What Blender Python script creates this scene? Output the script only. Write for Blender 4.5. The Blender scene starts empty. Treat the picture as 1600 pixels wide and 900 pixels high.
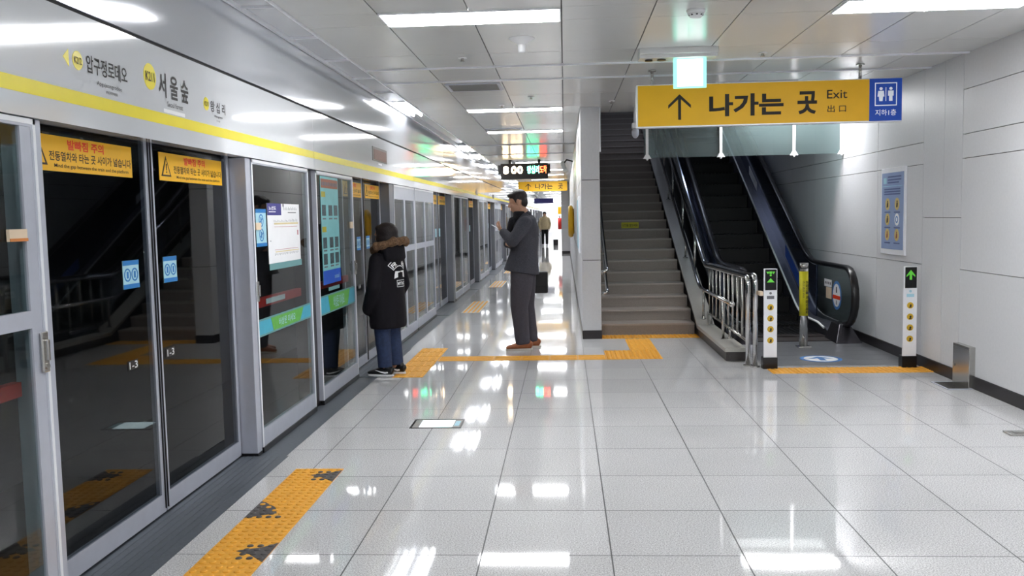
import bpy, bmesh, math, random
from mathutils import Vector, Matrix
random.seed(7)
C = bpy.context.scene
COL = C.collection
PI = math.pi
H = 2.776          # ceiling height

# ------------------------------------------------------------------ camera, world, exposure
YAW, PITCH, ROLL, FPX, CAMZ = 0.06129487, 0.08114506, -0.02043341, 1372.878, 1.4976
def cam_axes():
    cy, sy = math.cos(YAW), math.sin(YAW)
    F = Vector((-sy*math.cos(PITCH), cy*math.cos(PITCH), -math.sin(PITCH)))
    r = Vector((cy, sy, 0)); u = r.cross(F)
    return math.cos(ROLL)*r + math.sin(ROLL)*u, -math.sin(ROLL)*r + math.cos(ROLL)*u, F
cr, cu, cf = cam_axes()
cd = bpy.data.cameras.new('camera'); cam = bpy.data.objects.new('camera', cd); COL.objects.link(cam)
cd.sensor_width = 36; cd.lens = FPX/1600*36; cd.clip_end = 300; cd.clip_start = .05
cam.matrix_world = Matrix(((cr.x, cu.x, -cf.x, 0), (cr.y, cu.y, -cf.y, 0), (cr.z, cu.z, -cf.z, CAMZ), (0, 0, 0, 1)))
C.camera = cam
w = bpy.data.worlds.new('world'); C.world = w; w.use_nodes = True
w.node_tree.nodes['Background'].inputs[0].default_value = (.8, .88, 1, 1)
w.node_tree.nodes['Background'].inputs[1].default_value = .04
C.view_settings.view_transform = 'Standard'; C.view_settings.look = 'None'
C.view_settings.gamma = 1; C.view_settings.use_curve_mapping = False
C.view_settings.exposure = 1.58
LAMP_POWER = 13.0       # emission of the ceiling diffusers
C.cycles.max_bounces = 10; C.cycles.transparent_max_bounces = 24
C.cycles.sample_clamp_indirect = 6

# ------------------------------------------------------------------ materials
def s(r, g, b):
    f = lambda c: (c/255/12.92 if c/255 <= .04045 else ((c/255+.055)/1.055)**2.4)
    return (f(r), f(g), f(b))
def mat(name, col, rough=.5, metal=0, var=.06, scale=8, emit=0, ecol=None, bump=0, bscale=60, coat=0, spec=.5, aniso=None):
    m = bpy.data.materials.new(name); m.use_nodes = True
    nt = m.node_tree; b = nt.nodes['Principled BSDF']
    b.inputs['Roughness'].default_value = rough; b.inputs['Metallic'].default_value = metal
    b.inputs['Specular IOR Level'].default_value = spec
    if coat: b.inputs['Coat Weight'].default_value = coat; b.inputs['Coat Roughness'].default_value = .06
    tc = nt.nodes.new('ShaderNodeTexCoord'); n = nt.nodes.new('ShaderNodeTexNoise')
    n.inputs['Scale'].default_value = scale; n.inputs['Detail'].default_value = 4
    mp = tc.outputs['Object']
    if aniso:
        mm = nt.nodes.new('ShaderNodeMapping'); mm.inputs['Scale'].default_value = aniso
        nt.links.new(mp, mm.inputs[0]); mp = mm.outputs[0]
    nt.links.new(mp, n.inputs['Vector'])
    r = nt.nodes.new('ShaderNodeValToRGB')
    r.color_ramp.elements[0].position = .3; r.color_ramp.elements[1].position = .7
    r.color_ramp.elements[0].color = tuple(c*(1-var) for c in col)+(1,)
    r.color_ramp.elements[1].color = tuple(min(1, c*(1+var)) for c in col)+(1,)
    nt.links.new(n.outputs['Fac'], r.inputs[0]); nt.links.new(r.outputs[0], b.inputs['Base Color'])
    if emit:
        b.inputs['Emission Color'].default_value = (ecol or col)+(1,); b.inputs['Emission Strength'].default_value = emit
    if bump:
        n2 = nt.nodes.new('ShaderNodeTexNoise'); n2.inputs['Scale'].default_value = bscale; n2.inputs['Detail'].default_value = 3
        nt.links.new(mp, n2.inputs['Vector'])
        bp = nt.nodes.new('ShaderNodeBump'); bp.inputs['Strength'].default_value = bump; bp.inputs['Distance'].default_value = .01
        nt.links.new(n2.outputs['Fac'], bp.inputs['Height']); nt.links.new(bp.outputs[0], b.inputs['Normal'])
    return m
def glass(name, tint, ior=1.5, extra=0.0, haze=None, hz=0.0):
    m = bpy.data.materials.new(name); m.use_nodes = True; nt = m.node_tree
    for n in list(nt.nodes): nt.nodes.remove(n)
    out = nt.nodes.new('ShaderNodeOutputMaterial'); mx = nt.nodes.new('ShaderNodeMixShader')
    t = nt.nodes.new('ShaderNodeBsdfTransparent'); t.inputs[0].default_value = tint+(1,)
    g = nt.nodes.new('ShaderNodeBsdfGlossy'); g.inputs['Roughness'].default_value = .015
    # a little procedural smudging in the sheen
    tc = nt.nodes.new('ShaderNodeTexCoord'); no = nt.nodes.new('ShaderNodeTexNoise'); no.inputs['Scale'].default_value = 3
    nt.links.new(tc.outputs['Object'], no.inputs['Vector'])
    mr = nt.nodes.new('ShaderNodeMapRange'); mr.inputs[3].default_value = .01; mr.inputs[4].default_value = .03
    nt.links.new(no.outputs['Fac'], mr.inputs[0]); nt.links.new(mr.outputs[0], g.inputs['Roughness'])
    fr = nt.nodes.new('ShaderNodeFresnel'); fr.inputs[0].default_value = ior
    ge = nt.nodes.new('ShaderNodeNewGeometry')
    iv = nt.nodes.new('ShaderNodeMath'); iv.operation = 'SUBTRACT'; iv.inputs[0].default_value = 1
    nt.links.new(ge.outputs['Backfacing'], iv.inputs[1])
    ad = nt.nodes.new('ShaderNodeMath'); ad.operation = 'ADD'; ad.inputs[1].default_value = extra; ad.use_clamp = True
    nt.links.new(fr.outputs[0], ad.inputs[0])
    mu = nt.nodes.new('ShaderNodeMath'); mu.operation = 'MULTIPLY'
    nt.links.new(ad.outputs[0], mu.inputs[0]); nt.links.new(iv.outputs[0], mu.inputs[1])
    base = t.outputs[0]
    if haze:
        d = nt.nodes.new('ShaderNodeBsdfDiffuse'); d.inputs[0].default_value = haze+(1,)
        m2 = nt.nodes.new('ShaderNodeMixShader'); m2.inputs[0].default_value = hz
        nt.links.new(t.outputs[0], m2.inputs[1]); nt.links.new(d.outputs[0], m2.inputs[2]); base = m2.outputs[0]
    nt.links.new(mu.outputs[0], mx.inputs[0]); nt.links.new(base, mx.inputs[1]); nt.links.new(g.outputs[0], mx.inputs[2])
    nt.links.new(mx.outputs[0], out.inputs[0])
    return m
def emis(name, col, strength):
    return mat(name, col, .4, 0, .02, 5, strength, col)
def floor_material():
    m = bpy.data.materials.new('polished_granite_tile'); m.use_nodes = True; nt = m.node_tree; L = nt.links
    b = nt.nodes['Principled BSDF']
    tc = nt.nodes.new('ShaderNodeTexCoord'); sp = nt.nodes.new('ShaderNodeSeparateXYZ'); L.new(tc.outputs['Object'], sp.inputs[0])
    def mth(op, a, bb=None, clamp=False):
        n = nt.nodes.new('ShaderNodeMath'); n.operation = op; n.use_clamp = clamp
        for i, v in enumerate((a, bb)):
            if v is None: continue
            if isinstance(v, (int, float)): n.inputs[i].default_value = v
            else: L.new(v, n.inputs[i])
        return n.outputs[0]
    def joint(o, off, step, wd):
        u = mth('DIVIDE', mth('SUBTRACT', o, off), step)
        fr = mth('FRACT', u); d = mth('MINIMUM', fr, mth('SUBTRACT', 1.0, fr))
        return mth('LESS_THAN', d, wd/2/step), mth('FLOOR', u)
    jx, ix = joint(sp.outputs[0], -1.3403, .576, .0065)
    jy, iy = joint(sp.outputs[1], 3.9937, .5952, .006)
    j = mth('MAXIMUM', jx, jy)
    cid = nt.nodes.new('ShaderNodeCombineXYZ'); L.new(ix, cid.inputs[0]); L.new(iy, cid.inputs[1])
    wn = nt.nodes.new('ShaderNodeTexWhiteNoise'); L.new(cid.outputs[0], wn.inputs[0])
    n1 = nt.nodes.new('ShaderNodeTexNoise'); n1.inputs['Scale'].default_value = 150; n1.inputs['Detail'].default_value = 3; n1.inputs['Roughness'].default_value = .7
    L.new(tc.outputs['Object'], n1.inputs['Vector'])
    n2 = nt.nodes.new('ShaderNodeTexNoise'); n2.inputs['Scale'].default_value = 2.2; n2.inputs['Detail'].default_value = 5
    L.new(tc.outputs['Object'], n2.inputs['Vector'])
    r = nt.nodes.new('ShaderNodeValToRGB'); e = r.color_ramp.elements
    e[0].position = .3; e[0].color = s(142, 142, 143)+(1,); e[1].position = .62; e[1].color = s(238, 238, 239)+(1,)
    L.new(n1.outputs['Fac'], r.inputs[0])
    k = mth('ADD', mth('MULTIPLY', wn.outputs[0], .07), mth('MULTIPLY', n2.outputs['Fac'], .14))
    k = mth('ADD', k, .86)
    mx = nt.nodes.new('ShaderNodeVectorMath'); mx.operation = 'SCALE'; L.new(r.outputs[0], mx.inputs[0]); L.new(k, mx.inputs[3])
    m2 = nt.nodes.new('ShaderNodeMix'); m2.data_type = 'RGBA'; L.new(j, m2.inputs[0]); L.new(mx.outputs[0], m2.inputs[6])
    m2.inputs[7].default_value = s(66, 66, 68)+(1,)
    L.new(m2.outputs[2], b.inputs['Base Color'])
    mr = nt.nodes.new('ShaderNodeMapRange'); mr.inputs[3].default_value = .015; mr.inputs[4].default_value = .07
    L.new(n2.outputs['Fac'], mr.inputs[0])
    L.new(mth('ADD', mr.outputs[0], mth('MULTIPLY', j, .4)), b.inputs['Roughness'])
    b.inputs['IOR'].default_value = 1.55
    return m

M = {}
M['floor'] = floor_material()
M['ceil'] = mat('ceiling_panel_white', s(214, 215, 214), .22, .0, .02, 2)
M['dark'] = mat('dark_gap', s(38, 38, 40), .7)
M['wall'] = mat('wall_panel_grey', s(212, 213, 216), .38, 0, .025, 40, bump=.03, bscale=160)
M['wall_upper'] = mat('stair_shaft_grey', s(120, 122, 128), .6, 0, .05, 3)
M['base'] = mat('black_baseboard', s(34, 30, 34), .35)
M['header'] = mat('header_white_paint', s(224, 227, 231), .08, .08, .015, 2, coat=.3)
M['header_up'] = mat('header_silver_sheet', s(214, 217, 223), .09, .45, .02, 1.5, aniso=(1, .2, 1))
M['alu'] = mat('silver_painted_aluminium', s(190, 194, 206), .36, .3, .03, 14)
M['alu_light'] = mat('pale_aluminium_edge', s(240, 242, 247), .3, .1, .02, 14)
M['alu_dark'] = mat('grey_aluminium', s(124, 127, 135), .4, .4, .03, 14)
M['steel'] = mat('brushed_stainless', s(190, 188, 184), .22, .95, .05, 30, aniso=(1, 1, 12))
M['chrome'] = mat('polished_stainless', s(205, 205, 205), .1, 1, .03, 20)
M['mirror'] = mat('mirror_cladding', s(150, 158, 172), .12, 1, .05, 3)
M['black'] = mat('black_rubber', s(16, 15, 18), .28)
M['blackg'] = mat('black_gloss', s(10, 10, 13), .12)
M['glass'] = glass('tinted_door_glass', (.60, .63, .66), 1.5, .0)
M['glass_fix'] = glass('tinted_fixed_glass', (.70, .77, .77), 1.52, .01)
M['glass_clear'] = glass('clear_barrier_glass', (.72, .80, .80), 1.5, .02, s(170, 190, 190), .10)
M['glass_newel'] = glass('smoked_balustrade_glass', (.62, .67, .67), 1.5, .02)
M['yellow'] = mat('warning_yellow', s(243, 184, 12), .45, 0, .03)
M['stripe'] = mat('line_yellow', s(240, 222, 10), .35, 0, .02)
M['signy'] = mat('sign_yellow', s(222, 170, 8), .5, 0, .03, emit=.03, ecol=s(222, 165, 6))
M['signb'] = mat('sign_blue', s(20, 74, 178), .5, 0, .03, emit=.03, ecol=s(20, 70, 170))
M['blacki'] = mat('ink_black', s(24, 20, 18), .6)
M['brown'] = mat('ink_brown', s(50, 34, 8), .6)
M['red'] = mat('ink_red', s(236, 62, 18), .5)
M['redbar'] = mat('red_push_bar', s(214, 36, 30), .4)
M['white'] = mat('print_white', s(240, 241, 243), .5, 0, .02)
M['signw'] = mat('sign_white', s(235, 240, 250), .5, 0, .02, emit=.05, ecol=s(235, 240, 250))
M['cream'] = mat('cream_plastic', s(226, 205, 178), .45)
M['orange'] = mat('orange_plastic', s(206, 128, 62), .5)
M['blue'] = mat('print_blue', s(32, 120, 190), .5)
M['pale_blue'] = mat('print_pale_blue', s(168, 212, 226), .5)
M['navy'] = mat('print_navy', s(62, 58, 132), .5)
M['teal'] = mat('print_teal', s(120, 186, 190), .5)
M['teald'] = mat('print_dull_teal', s(104, 150, 152), .5)
M['bluep'] = mat('poster_blue', s(22, 82, 190), .5)
M['brownp'] = mat('poster_brown', s(150, 84, 56), .5)
M['tabs'] = mat('poster_olive_tab', s(170, 160, 40), .5)
M['photo'] = mat('poster_picture', s(60, 78, 84), .5, 0, .6, 60)
M['pink'] = mat('map_line_red', s(190, 120, 128), .5)
M['ochre'] = mat('map_line_ochre', s(222, 208, 160), .5)
M['greyi'] = mat('ink_grey', s(110, 112, 118), .6)
M['green'] = mat('band_green', s(96, 176, 70), .45, 0, .12, 30)
M['cyan'] = mat('band_cyan', s(70, 170, 196), .45, 0, .06, 20)
M['tact'] = mat('tactile_yellow', s(236, 170, 56), .55, 0, .08, 30)
M['worn'] = mat('tactile_worn_grey', s(78, 74, 74), .45, 0, .25, 40)
M['tile_grey'] = mat('tactile_base_grey', s(196, 196, 194), .3, 0, .08, 120)
M['stone'] = mat('stair_granite', s(142, 133, 126), .6, 0, .12, 120)
M['stone_d'] = mat('dark_stone', s(58, 53, 52), .45, 0, .15, 60)
M['stone_l'] = mat('pale_stone_coping', s(176, 174, 168), .35, 0, .08, 90)
M['plate'] = mat('escalator_landing_steel', s(150, 152, 156), .34, .7, .08, 60)
M['thresh'] = mat('threshold_grey', s(96, 102, 110), .45, .3, .1, 60)
M['tread'] = mat('escalator_step_black', s(12, 11, 12), .5, .3, .1, 40)
M['lampw'] = emis('ceiling_lamp_white', (.985, .99, 1), LAMP_POWER)
M['tube'] = emis('tube_white', (.98, .99, 1), 6)
M['track'] = mat('tunnel_concrete', s(64, 62, 62), .8, 0, .2, 3)
M['led_case'] = mat('led_case_black', s(30, 24, 26), .35)
M['led_w'] = emis('led_amber_white', (1, .72, .42), 14)
M['led_g'] = emis('led_green', (.08, 1, .45), 11)
M['led_r'] = emis('led_red', (1, .05, .015), 9)
M['led_dim'] = mat('led_dim_amber', s(70, 44, 34), .5, 0, .5, 90, .06, s(150, 60, 20))
M['exitg'] = emis('exit_sign_green', (.2, .85, .62), .62)
M['exitw'] = emis('exit_sign_white', (.86, 1, .95), .72)
M['arrow'] = emis('indicator_green', (.12, .6, .05), .05)
M['floorlight'] = emis('floor_sign_glow', (.75, .95, 1), .7)
M['vent'] = mat('vent_grey', s(150, 150, 148), .4, .3)
M['posterblue'] = mat('safety_board_blue', s(142, 160, 196), .4, 0, .05, 6)
M['yel2'] = mat('board_yellow', s(206, 184, 120), .5)
M['symy'] = mat('symbol_yellow', s(206, 168, 34), .5)
M['wrap'] = mat('wrap_yellow', s(206, 198, 28), .45)
M['bluem'] = mat('floor_mark_blue', s(66, 124, 190), .5)
M['ringy'] = mat('ring_yellow', s(222, 172, 14), .35)
# people
M['skin'] = mat('skin', s(196, 150, 124), .55, 0, .06, 12)
M['hair'] = mat('dark_hair', s(34, 24, 24), .5, 0, .3, 60, bump=.5, bscale=90)
M['hair2'] = mat('brown_black_hair', s(26, 15, 17), .6, 0, .3, 60, bump=.5, bscale=90)
M['parka'] = mat('black_parka_cloth', s(17, 14, 21), .8, 0, .15, 20, bump=.35, bscale=14, spec=.25)
M['fur'] = mat('brown_fur', s(112, 84, 60), .9, 0, .5, 70, bump=1, bscale=120)
M['jeans'] = mat('navy_denim', s(38, 52, 84), .85, 0, .2, 40, bump=.25, bscale=30)
M['blazer'] = mat('charcoal_wool', s(66, 67, 76), .9, 0, .22, 90, bump=.3, bscale=24)
M['trousers'] = mat('dark_grey_trousers', s(70, 68, 77), .85, 0, .12, 60, bump=.2, bscale=20)
M['leather'] = mat('tan_leather', s(150, 84, 44), .4, 0, .15, 30)
M['sole'] = mat('pale_sole', s(206, 200, 190), .6)
M['bag'] = mat('black_nylon', s(18, 17, 20), .6, 0, .1, 30)
M['beige'] = mat('beige_padded_cloth', s(196, 178, 142), .8, 0, .1, 20, bump=.3, bscale=12)
M['scarf'] = mat('black_knit', s(24, 24, 30), .9, 0, .2, 60, bump=.6, bscale=70)

# ------------------------------------------------------------------ mesh helpers
class Fr:                       # a flat frame on a surface: origin, right, up (normal comes out of the surface)
    def __init__(self, o, u, v): self.o = Vector(o); self.u = Vector(u); self.v = Vector(v); self.n = self.u.cross(self.v)
    def p(self, a, b, c=0): return self.o + self.u*a + self.v*b + self.n*c
def left_frame(x): return Fr((x, 0, 0), (0, 1, 0), (0, 0, 1))        # faces +X; a = Y, b = Z
def right_frame(x): return Fr((x, 0, 0), (0, -1, 0), (0, 0, 1))      # faces -X; a = -Y, b = Z
def front_frame(y): return Fr((0, y, 0), (1, 0, 0), (0, 0, 1))       # faces -Y; a = X, b = Z
def floor_frame(z): return Fr((0, 0, z), (1, 0, 0), (0, 1, 0))       # faces +Z

class MB:
    def __init__(self): self.b = bmesh.new(); self.mi = 0
    def face(self, pts, flip=False):
        vs = [self.b.verts.new(p) for p in (pts[::-1] if flip else pts)]
        f = self.b.faces.new(vs); f.material_index = self.mi; return f
    def box(self, x0, x1, y0, y1, z0, z1, bev=0):
        return self.hexa([(x0, y0, z0), (x1, y0, z0), (x1, y1, z0), (x0, y1, z0), (x0, y0, z1), (x1, y0, z1), (x1, y1, z1), (x0, y1, z1)], bev)
    def hexa(self, P, bev=0):
        v = [self.b.verts.new(p) for p in P]
        fs = []
        for q in ((0, 3, 2, 1), (4, 5, 6, 7), (0, 1, 5, 4), (1, 2, 6, 5), (2, 3, 7, 6), (3, 0, 4, 7)):
            f = self.b.faces.new([v[i] for i in q]); f.material_index = self.mi; fs.append(f)
        if bev:
            es = list({e for f in fs for e in f.edges})
            r = bmesh.ops.bevel(self.b, geom=es, offset=bev, segments=2, affect='EDGES', profile=.5)
            for f in r['faces']: f.material_index = self.mi
        return self
    def rect(self, fr, a0, a1, b0, b1, t=.002, c=0, bev=0):
        P = [fr.p(a0, b0, c), fr.p(a1, b0, c), fr.p(a1, b1, c), fr.p(a0, b1, c), fr.p(a0, b0, c+t), fr.p(a1, b0, c+t), fr.p(a1, b1, c+t), fr.p(a0, b1, c+t)]
        return self.hexa(P, bev)
    def poly(self, fr, pts, t=.002, c=0):
        n = len(pts); lo = [self.b.verts.new(fr.p(a, b, c)) for a, b in pts]; hi = [self.b.verts.new(fr.p(a, b, c+t)) for a, b in pts]
        fs = [self.b.faces.new(hi), self.b.faces.new(lo[::-1])]
        for i in range(n): fs.append(self.b.faces.new((lo[i], lo[(i+1) % n], hi[(i+1) % n], hi[i])))
        for f in fs: f.material_index = self.mi
        return self
    def disc(self, fr, a, b, r, t=.002, c=0, seg=28, ry=None):
        ry = ry or r
        return self.poly(fr, [(a+r*math.cos(2*PI*i/seg), b+ry*math.sin(2*PI*i/seg)) for i in range(seg)], t, c)
    def ring(self, fr, a, b, r, wd, t=.002, c=0, seg=32, a0=0, a1=2*PI, ry=None):
        k = (ry or r)/r
        for i in range(seg):
            t0, t1 = a0+(a1-a0)*i/seg, a0+(a1-a0)*(i+1)/seg
            q = [(a+(r-wd)*math.cos(t0), b+k*(r-wd)*math.sin(t0)), (a+r*math.cos(t0), b+k*r*math.sin(t0)), (a+r*math.cos(t1), b+k*r*math.sin(t1)), (a+(r-wd)*math.cos(t1), b+k*(r-wd)*math.sin(t1))]
            self.poly(fr, q, t, c)
        return self
    def frame(self, fr, a0, a1, b0, b1, wd, t, c=0, bot=None, top=None):
        bot = wd if bot is None else bot; top = wd if top is None else top
        self.rect(fr, a0, a0+wd, b0, b1, t, c); self.rect(fr, a1-wd, a1, b0, b1, t, c)
        self.rect(fr, a0+wd, a1-wd, b0, b0+bot, t, c); self.rect(fr, a0+wd, a1-wd, b1-top, b1, t, c)
        return self
    def prism(self, pts, x0, x1):          # profile in YZ swept along X
        n = len(pts); A = [self.b.verts.new((x0, y, z)) for y, z in pts]; B = [self.b.verts.new((x1, y, z)) for y, z in pts]
        fs = [self.b.faces.new(A[::-1]), self.b.faces.new(B)]
        for i in range(n): fs.append(self.b.faces.new((A[i], A[(i+1) % n], B[(i+1) % n], B[i])))
        for f in fs: f.material_index = self.mi
        return self
    def tube(self, pts, r, seg=12, caps=True, rs=None):
        pts = [Vector(p) for p in pts]; rings = []; prev = None
        for i, p in enumerate(pts):
            d = (pts[min(i+1, len(pts)-1)]-pts[max(i-1, 0)]).normalized()
            if prev is None:
                a = Vector((0, 0, 1)) if abs(d.z) < .9 else Vector((1, 0, 0))
                u = d.cross(a).normalized()
            else: u = (prev - d*prev.dot(d)).normalized()
            prev = u; v = d.cross(u); q = rs[i] if rs else r
            rings.append([self.b.verts.new(p+u*q*math.cos(2*PI*k/seg)+v*q*math.sin(2*PI*k/seg)) for k in range(seg)])
        self._skin(rings, caps); return self
    def loft(self, rings, side, seg=16, caps=True):    # rings: (centre, r along side, r across); round ended when radii shrink
        side = Vector(side).normalized(); out = []
        P = [Vector(r[0]) for r in rings]
        for i, (c, ra, rb) in enumerate(rings):
            d = (P[min(i+1, len(P)-1)]-P[max(i-1, 0)]).normalized()
            u = (side - d*side.dot(d)).normalized(); v = d.cross(u)
            out.append([self.b.verts.new(Vector(c)+u*ra*math.cos(2*PI*k/seg)+v*rb*math.sin(2*PI*k/seg)) for k in range(seg)])
        self._skin(out, caps); return self
    def _skin(self, rings, caps):
        seg = len(rings[0])
        for a, b in zip(rings, rings[1:]):
            for k in range(seg):
                f = self.b.faces.new((a[k], a[(k+1) % seg], b[(k+1) % seg], b[k])); f.material_index = self.mi; f.smooth = True
        if caps:
            for rg in (rings[0][::-1], rings[-1]):
                f = self.b.faces.new(rg); f.material_index = self.mi
    def cyl(self, p0, p1, r, seg=20, r1=None):
        return self.tube([p0, p1], r, seg, True, [r, r if r1 is None else r1])
    def ball(self, c, rx, ry=None, rz=None, seg=14, rot=None):
        ry = ry or rx; rz = rz or rx
        mt = Matrix.Translation(Vector(c)) @ (rot.to_4x4() if rot else Matrix()) @ Matrix.Diagonal((rx, ry, rz, 1))
        r = bmesh.ops.create_uvsphere(self.b, u_segments=seg, v_segments=max(6, seg//2+2), radius=1, matrix=mt)
        for v in r['verts']:
            for f in v.link_faces: f.smooth = True; f.material_index = self.mi
        return self
    def capsule(self, p0, p1, r0, r1, seg=12):
        p0, p1 = Vector(p0), Vector(p1); d = (p1-p0).normalized()
        pts, rs = [], []
        for a in (-80, -55, -28): pts.append(p0+d*r0*math.sin(math.radians(a))); rs.append(r0*math.cos(math.radians(a)))
        pts.append(p0); rs.append(r0); pts.append(p1); rs.append(r1)
        for a in (28, 55, 80): pts.append(p1+d*r1*math.sin(math.radians(a))); rs.append(r1*math.cos(math.radians(a)))
        return self.tube(pts, r0, seg, True, rs)
    def mesh(self, name):
        bmesh.ops.recalc_face_normals(self.b, faces=self.b.faces[:])
        me = bpy.data.meshes.new(name); self.b.to_mesh(me); self.b.free(); return me

ORG = {}
def put(name, me, mats, parent=None):
    if not isinstance(mats, (list, tuple)): mats = [mats]
    for m in mats: me.materials.append(M[m] if isinstance(m, str) else m)
    o = bpy.data.objects.new(name, me); COL.objects.link(o)
    if parent is not None:
        og = ORG[parent.name]; o.parent = parent
    else:
        vs = me.vertices
        if len(vs):
            xs = [v.co.x for v in vs]; ys = [v.co.y for v in vs]; zs = [v.co.z for v in vs]
            og = Vector(((min(xs)+max(xs))/2, (min(ys)+max(ys))/2, min(zs)))
        else: og = Vector()
        o.location = og
    me.transform(Matrix.Translation(-og)); ORG[o.name] = og
    return o
def part(name, mb, mats, parent, label=None):
    o = put(name, mb.mesh(name), mats, parent)
    if label: o['label'] = label
    return o
def tag(o, label, cat, group=None, kind=None):
    o['label'] = label; o['category'] = cat
    if group: o['group'] = group
    if kind: o['kind'] = kind
    return o
def solo(name, mb, mats, label, cat, group=None, kind=None):
    return tag(put(name, mb.mesh(name), mats), label, cat, group, kind)
def struct(name, mb, mats):
    o = put(name, mb.mesh(name), mats); o['kind'] = 'structure'; return o
ORD = ['first', 'second', 'third', 'fourth', 'fifth', 'sixth', 'seventh', 'eighth', 'ninth', 'tenth', 'eleventh', 'twelfth', 'thirteenth', 'fourteenth', 'fifteenth', 'sixteenth', 'seventeenth', 'eighteenth']
def thing(name, loc, label, cat, group=None):
    o = bpy.data.objects.new(name, None); COL.objects.link(o); o.location = loc; o.empty_display_size = .1
    ORG[o.name] = Vector(loc); return tag(o, label, cat, group)
def dup(root, delta, label=None, group=None):
    def cp(o, par):
        c = o.copy(); COL.objects.link(c); ORG[c.name] = ORG[o.name]+Vector(delta)
        if par: c.parent = par
        for ch in list(o.children): cp(ch, c)
        return c
    r = cp(root, None); r.location = Vector(root.location)+Vector(delta)
    if label: r['label'] = label
    if group: r['group'] = group
    return r
def text_mesh(txt, bold=0.0):
    cu_ = bpy.data.curves.new('t', 'FONT'); cu_.body = txt; cu_.offset = bold; cu_.resolution_u = 3
    o = bpy.data.objects.new('t', cu_); COL.objects.link(o)
    dg = bpy.context.evaluated_depsgraph_get(); dg.update()
    me = bpy.data.meshes.new_from_object(o.evaluated_get(dg))
    bpy.data.objects.remove(o); bpy.data.curves.remove(cu_)
    return me
def write(mb, txt, fr, a0, a1, b0, b1, c=.0035, bold=.012, rot=0):     # letters fitted into a rectangle of the frame
    me = text_mesh(txt, bold)
    vs = [v.co.copy() for v in me.vertices]
    if not vs: return
    if rot: vs = [Vector((v.y, -v.x, 0)) for v in vs]
    x0, x1 = min(v.x for v in vs), max(v.x for v in vs); y0, y1 = min(v.y for v in vs), max(v.y for v in vs)
    nv = [mb.b.verts.new(fr.p(a0+(v.x-x0)/max(x1-x0, 1e-6)*(a1-a0), b0+(v.y-y0)/max(y1-y0, 1e-6)*(b1-b0), c)) for v in vs]
    for p in me.polygons:
        try:
            f = mb.b.faces.new([nv[i] for i in p.vertices]); f.material_index = mb.mi
        except ValueError: pass
    bpy.data.meshes.remove(me)
def flat_part(name, mb, mats, parent, label=None):      # lettering keeps the facing of its frame: no normal recalculation
    me = bpy.data.meshes.new(name); mb.b.to_mesh(me); mb.b.free()
    o = put(name, me, mats, parent)
    if label: o['label'] = label
    return o
def remeshed(mb, name, voxel, smooth=6, sub=0):
    me = mb.mesh(name); o = bpy.data.objects.new('tmp', me); COL.objects.link(o)
    r = o.modifiers.new('r', 'REMESH'); r.mode = 'VOXEL'; r.voxel_size = voxel; r.use_smooth_shade = True
    sm = o.modifiers.new('s', 'SMOOTH'); sm.iterations = smooth; sm.factor = .5
    dg = bpy.context.evaluated_depsgraph_get(); dg.update()
    out = bpy.data.meshes.new_from_object(o.evaluated_get(dg)); out.name = name
    bpy.data.objects.remove(o); bpy.data.meshes.remove(me)
    for p in out.polygons: p.use_smooth = True
    return out

# ================================================================== SETTING
Y0, YF = -9.0, 80.0
XW = 3.36            # face of the right wall
XP = -1.965           # face of the platform screen header
YS = 11.2            # where the ceiling opens above the stair and escalator
XM0, XM1 = .20, .425 # wall between the corridor and the stair
m = MB(); m.box(-1.80, 6, Y0, YF, -.12, 0)
struct('floor', m, 'floor')
m = MB(); m.box(-2.16, -1.80, Y0, YF, -.12, -.004)
struct('trim_4', m, 'thresh')
# ceiling: panels with open joints below a dark backing
m = MB()
gx = [-1.70, -1.152, -.576, 0, .576, 1.152, 1.728, 2.304, 2.88, XW]
def ceil_panels(x0, x1, y0, y1):
    m.mi = 0; m.box(x0+.004, x1-.004, y0+.0025, y1-.0025, H, H+.02)
ys = [Y0]
yy = 5.53
rows = []
while yy > Y0: rows.append(yy); yy -= 1.2
rows = [Y0]+rows[::-1]+[5.90, 7.0, 7.58]
for a, b in zip(rows, rows[1:]):
    for p, q in zip(gx, gx[1:]): ceil_panels(p, q, a, b)
for p, q in zip(gx, gx[1:]): ceil_panels(p, q, 7.60, 8.33)
rows = [8.35, 9.4, 10.5, YS]
for a, b in zip(rows, rows[1:]):
    for p, q in zip(gx, gx[1:]): ceil_panels(p, q, a, b)
gc = [-1.70, -1.152, -.576, 0, .30]
yy = YS
while yy < YF-.1:
    for p, q in zip(gc, gc[1:]): ceil_panels(p, q, yy, min(yy+1.2, YF))
    yy += 1.2
m.mi = 1
m.box(-1.72, XW, Y0, YS-.001, H+.012, H+.05); m.box(-1.72, .40, YS-.001, YF, H+.012, H+.05)
struct('ceiling', m, ['ceil', 'dark'])
for i, y in enumerate((7.575, 8.325, 15.8, 18.2)):
    m = MB(); m.box(-1.69, XW-.01 if y < 10 else XM0, y, y+.03, H-.012, H+.006); struct('trim_%d' % (i+5), m, 'alu_light')
# slot along the platform edge
m = MB(); m.mi = 0
m.box(-1.70, -1.685, Y0, YF, H-.012, H+.06); m.box(-1.935, -1.915, Y0, YF, H-.012, H+.06)
m.mi = 1; m.box(-1.95, -1.68, Y0, YF, H+.06, H+.08)
m.mi = 0
for k in range(14): m.box(-1.915, -1.70, -3+k*.92, -3+k*.92+.012, H-.004, H+.05)
m.mi = 2; m.box(-1.914, -1.70, Y0, 9.7, H+.012, H+.03)
struct('trim_3', m, ['alu_light', 'ceil', 'header'])
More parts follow.
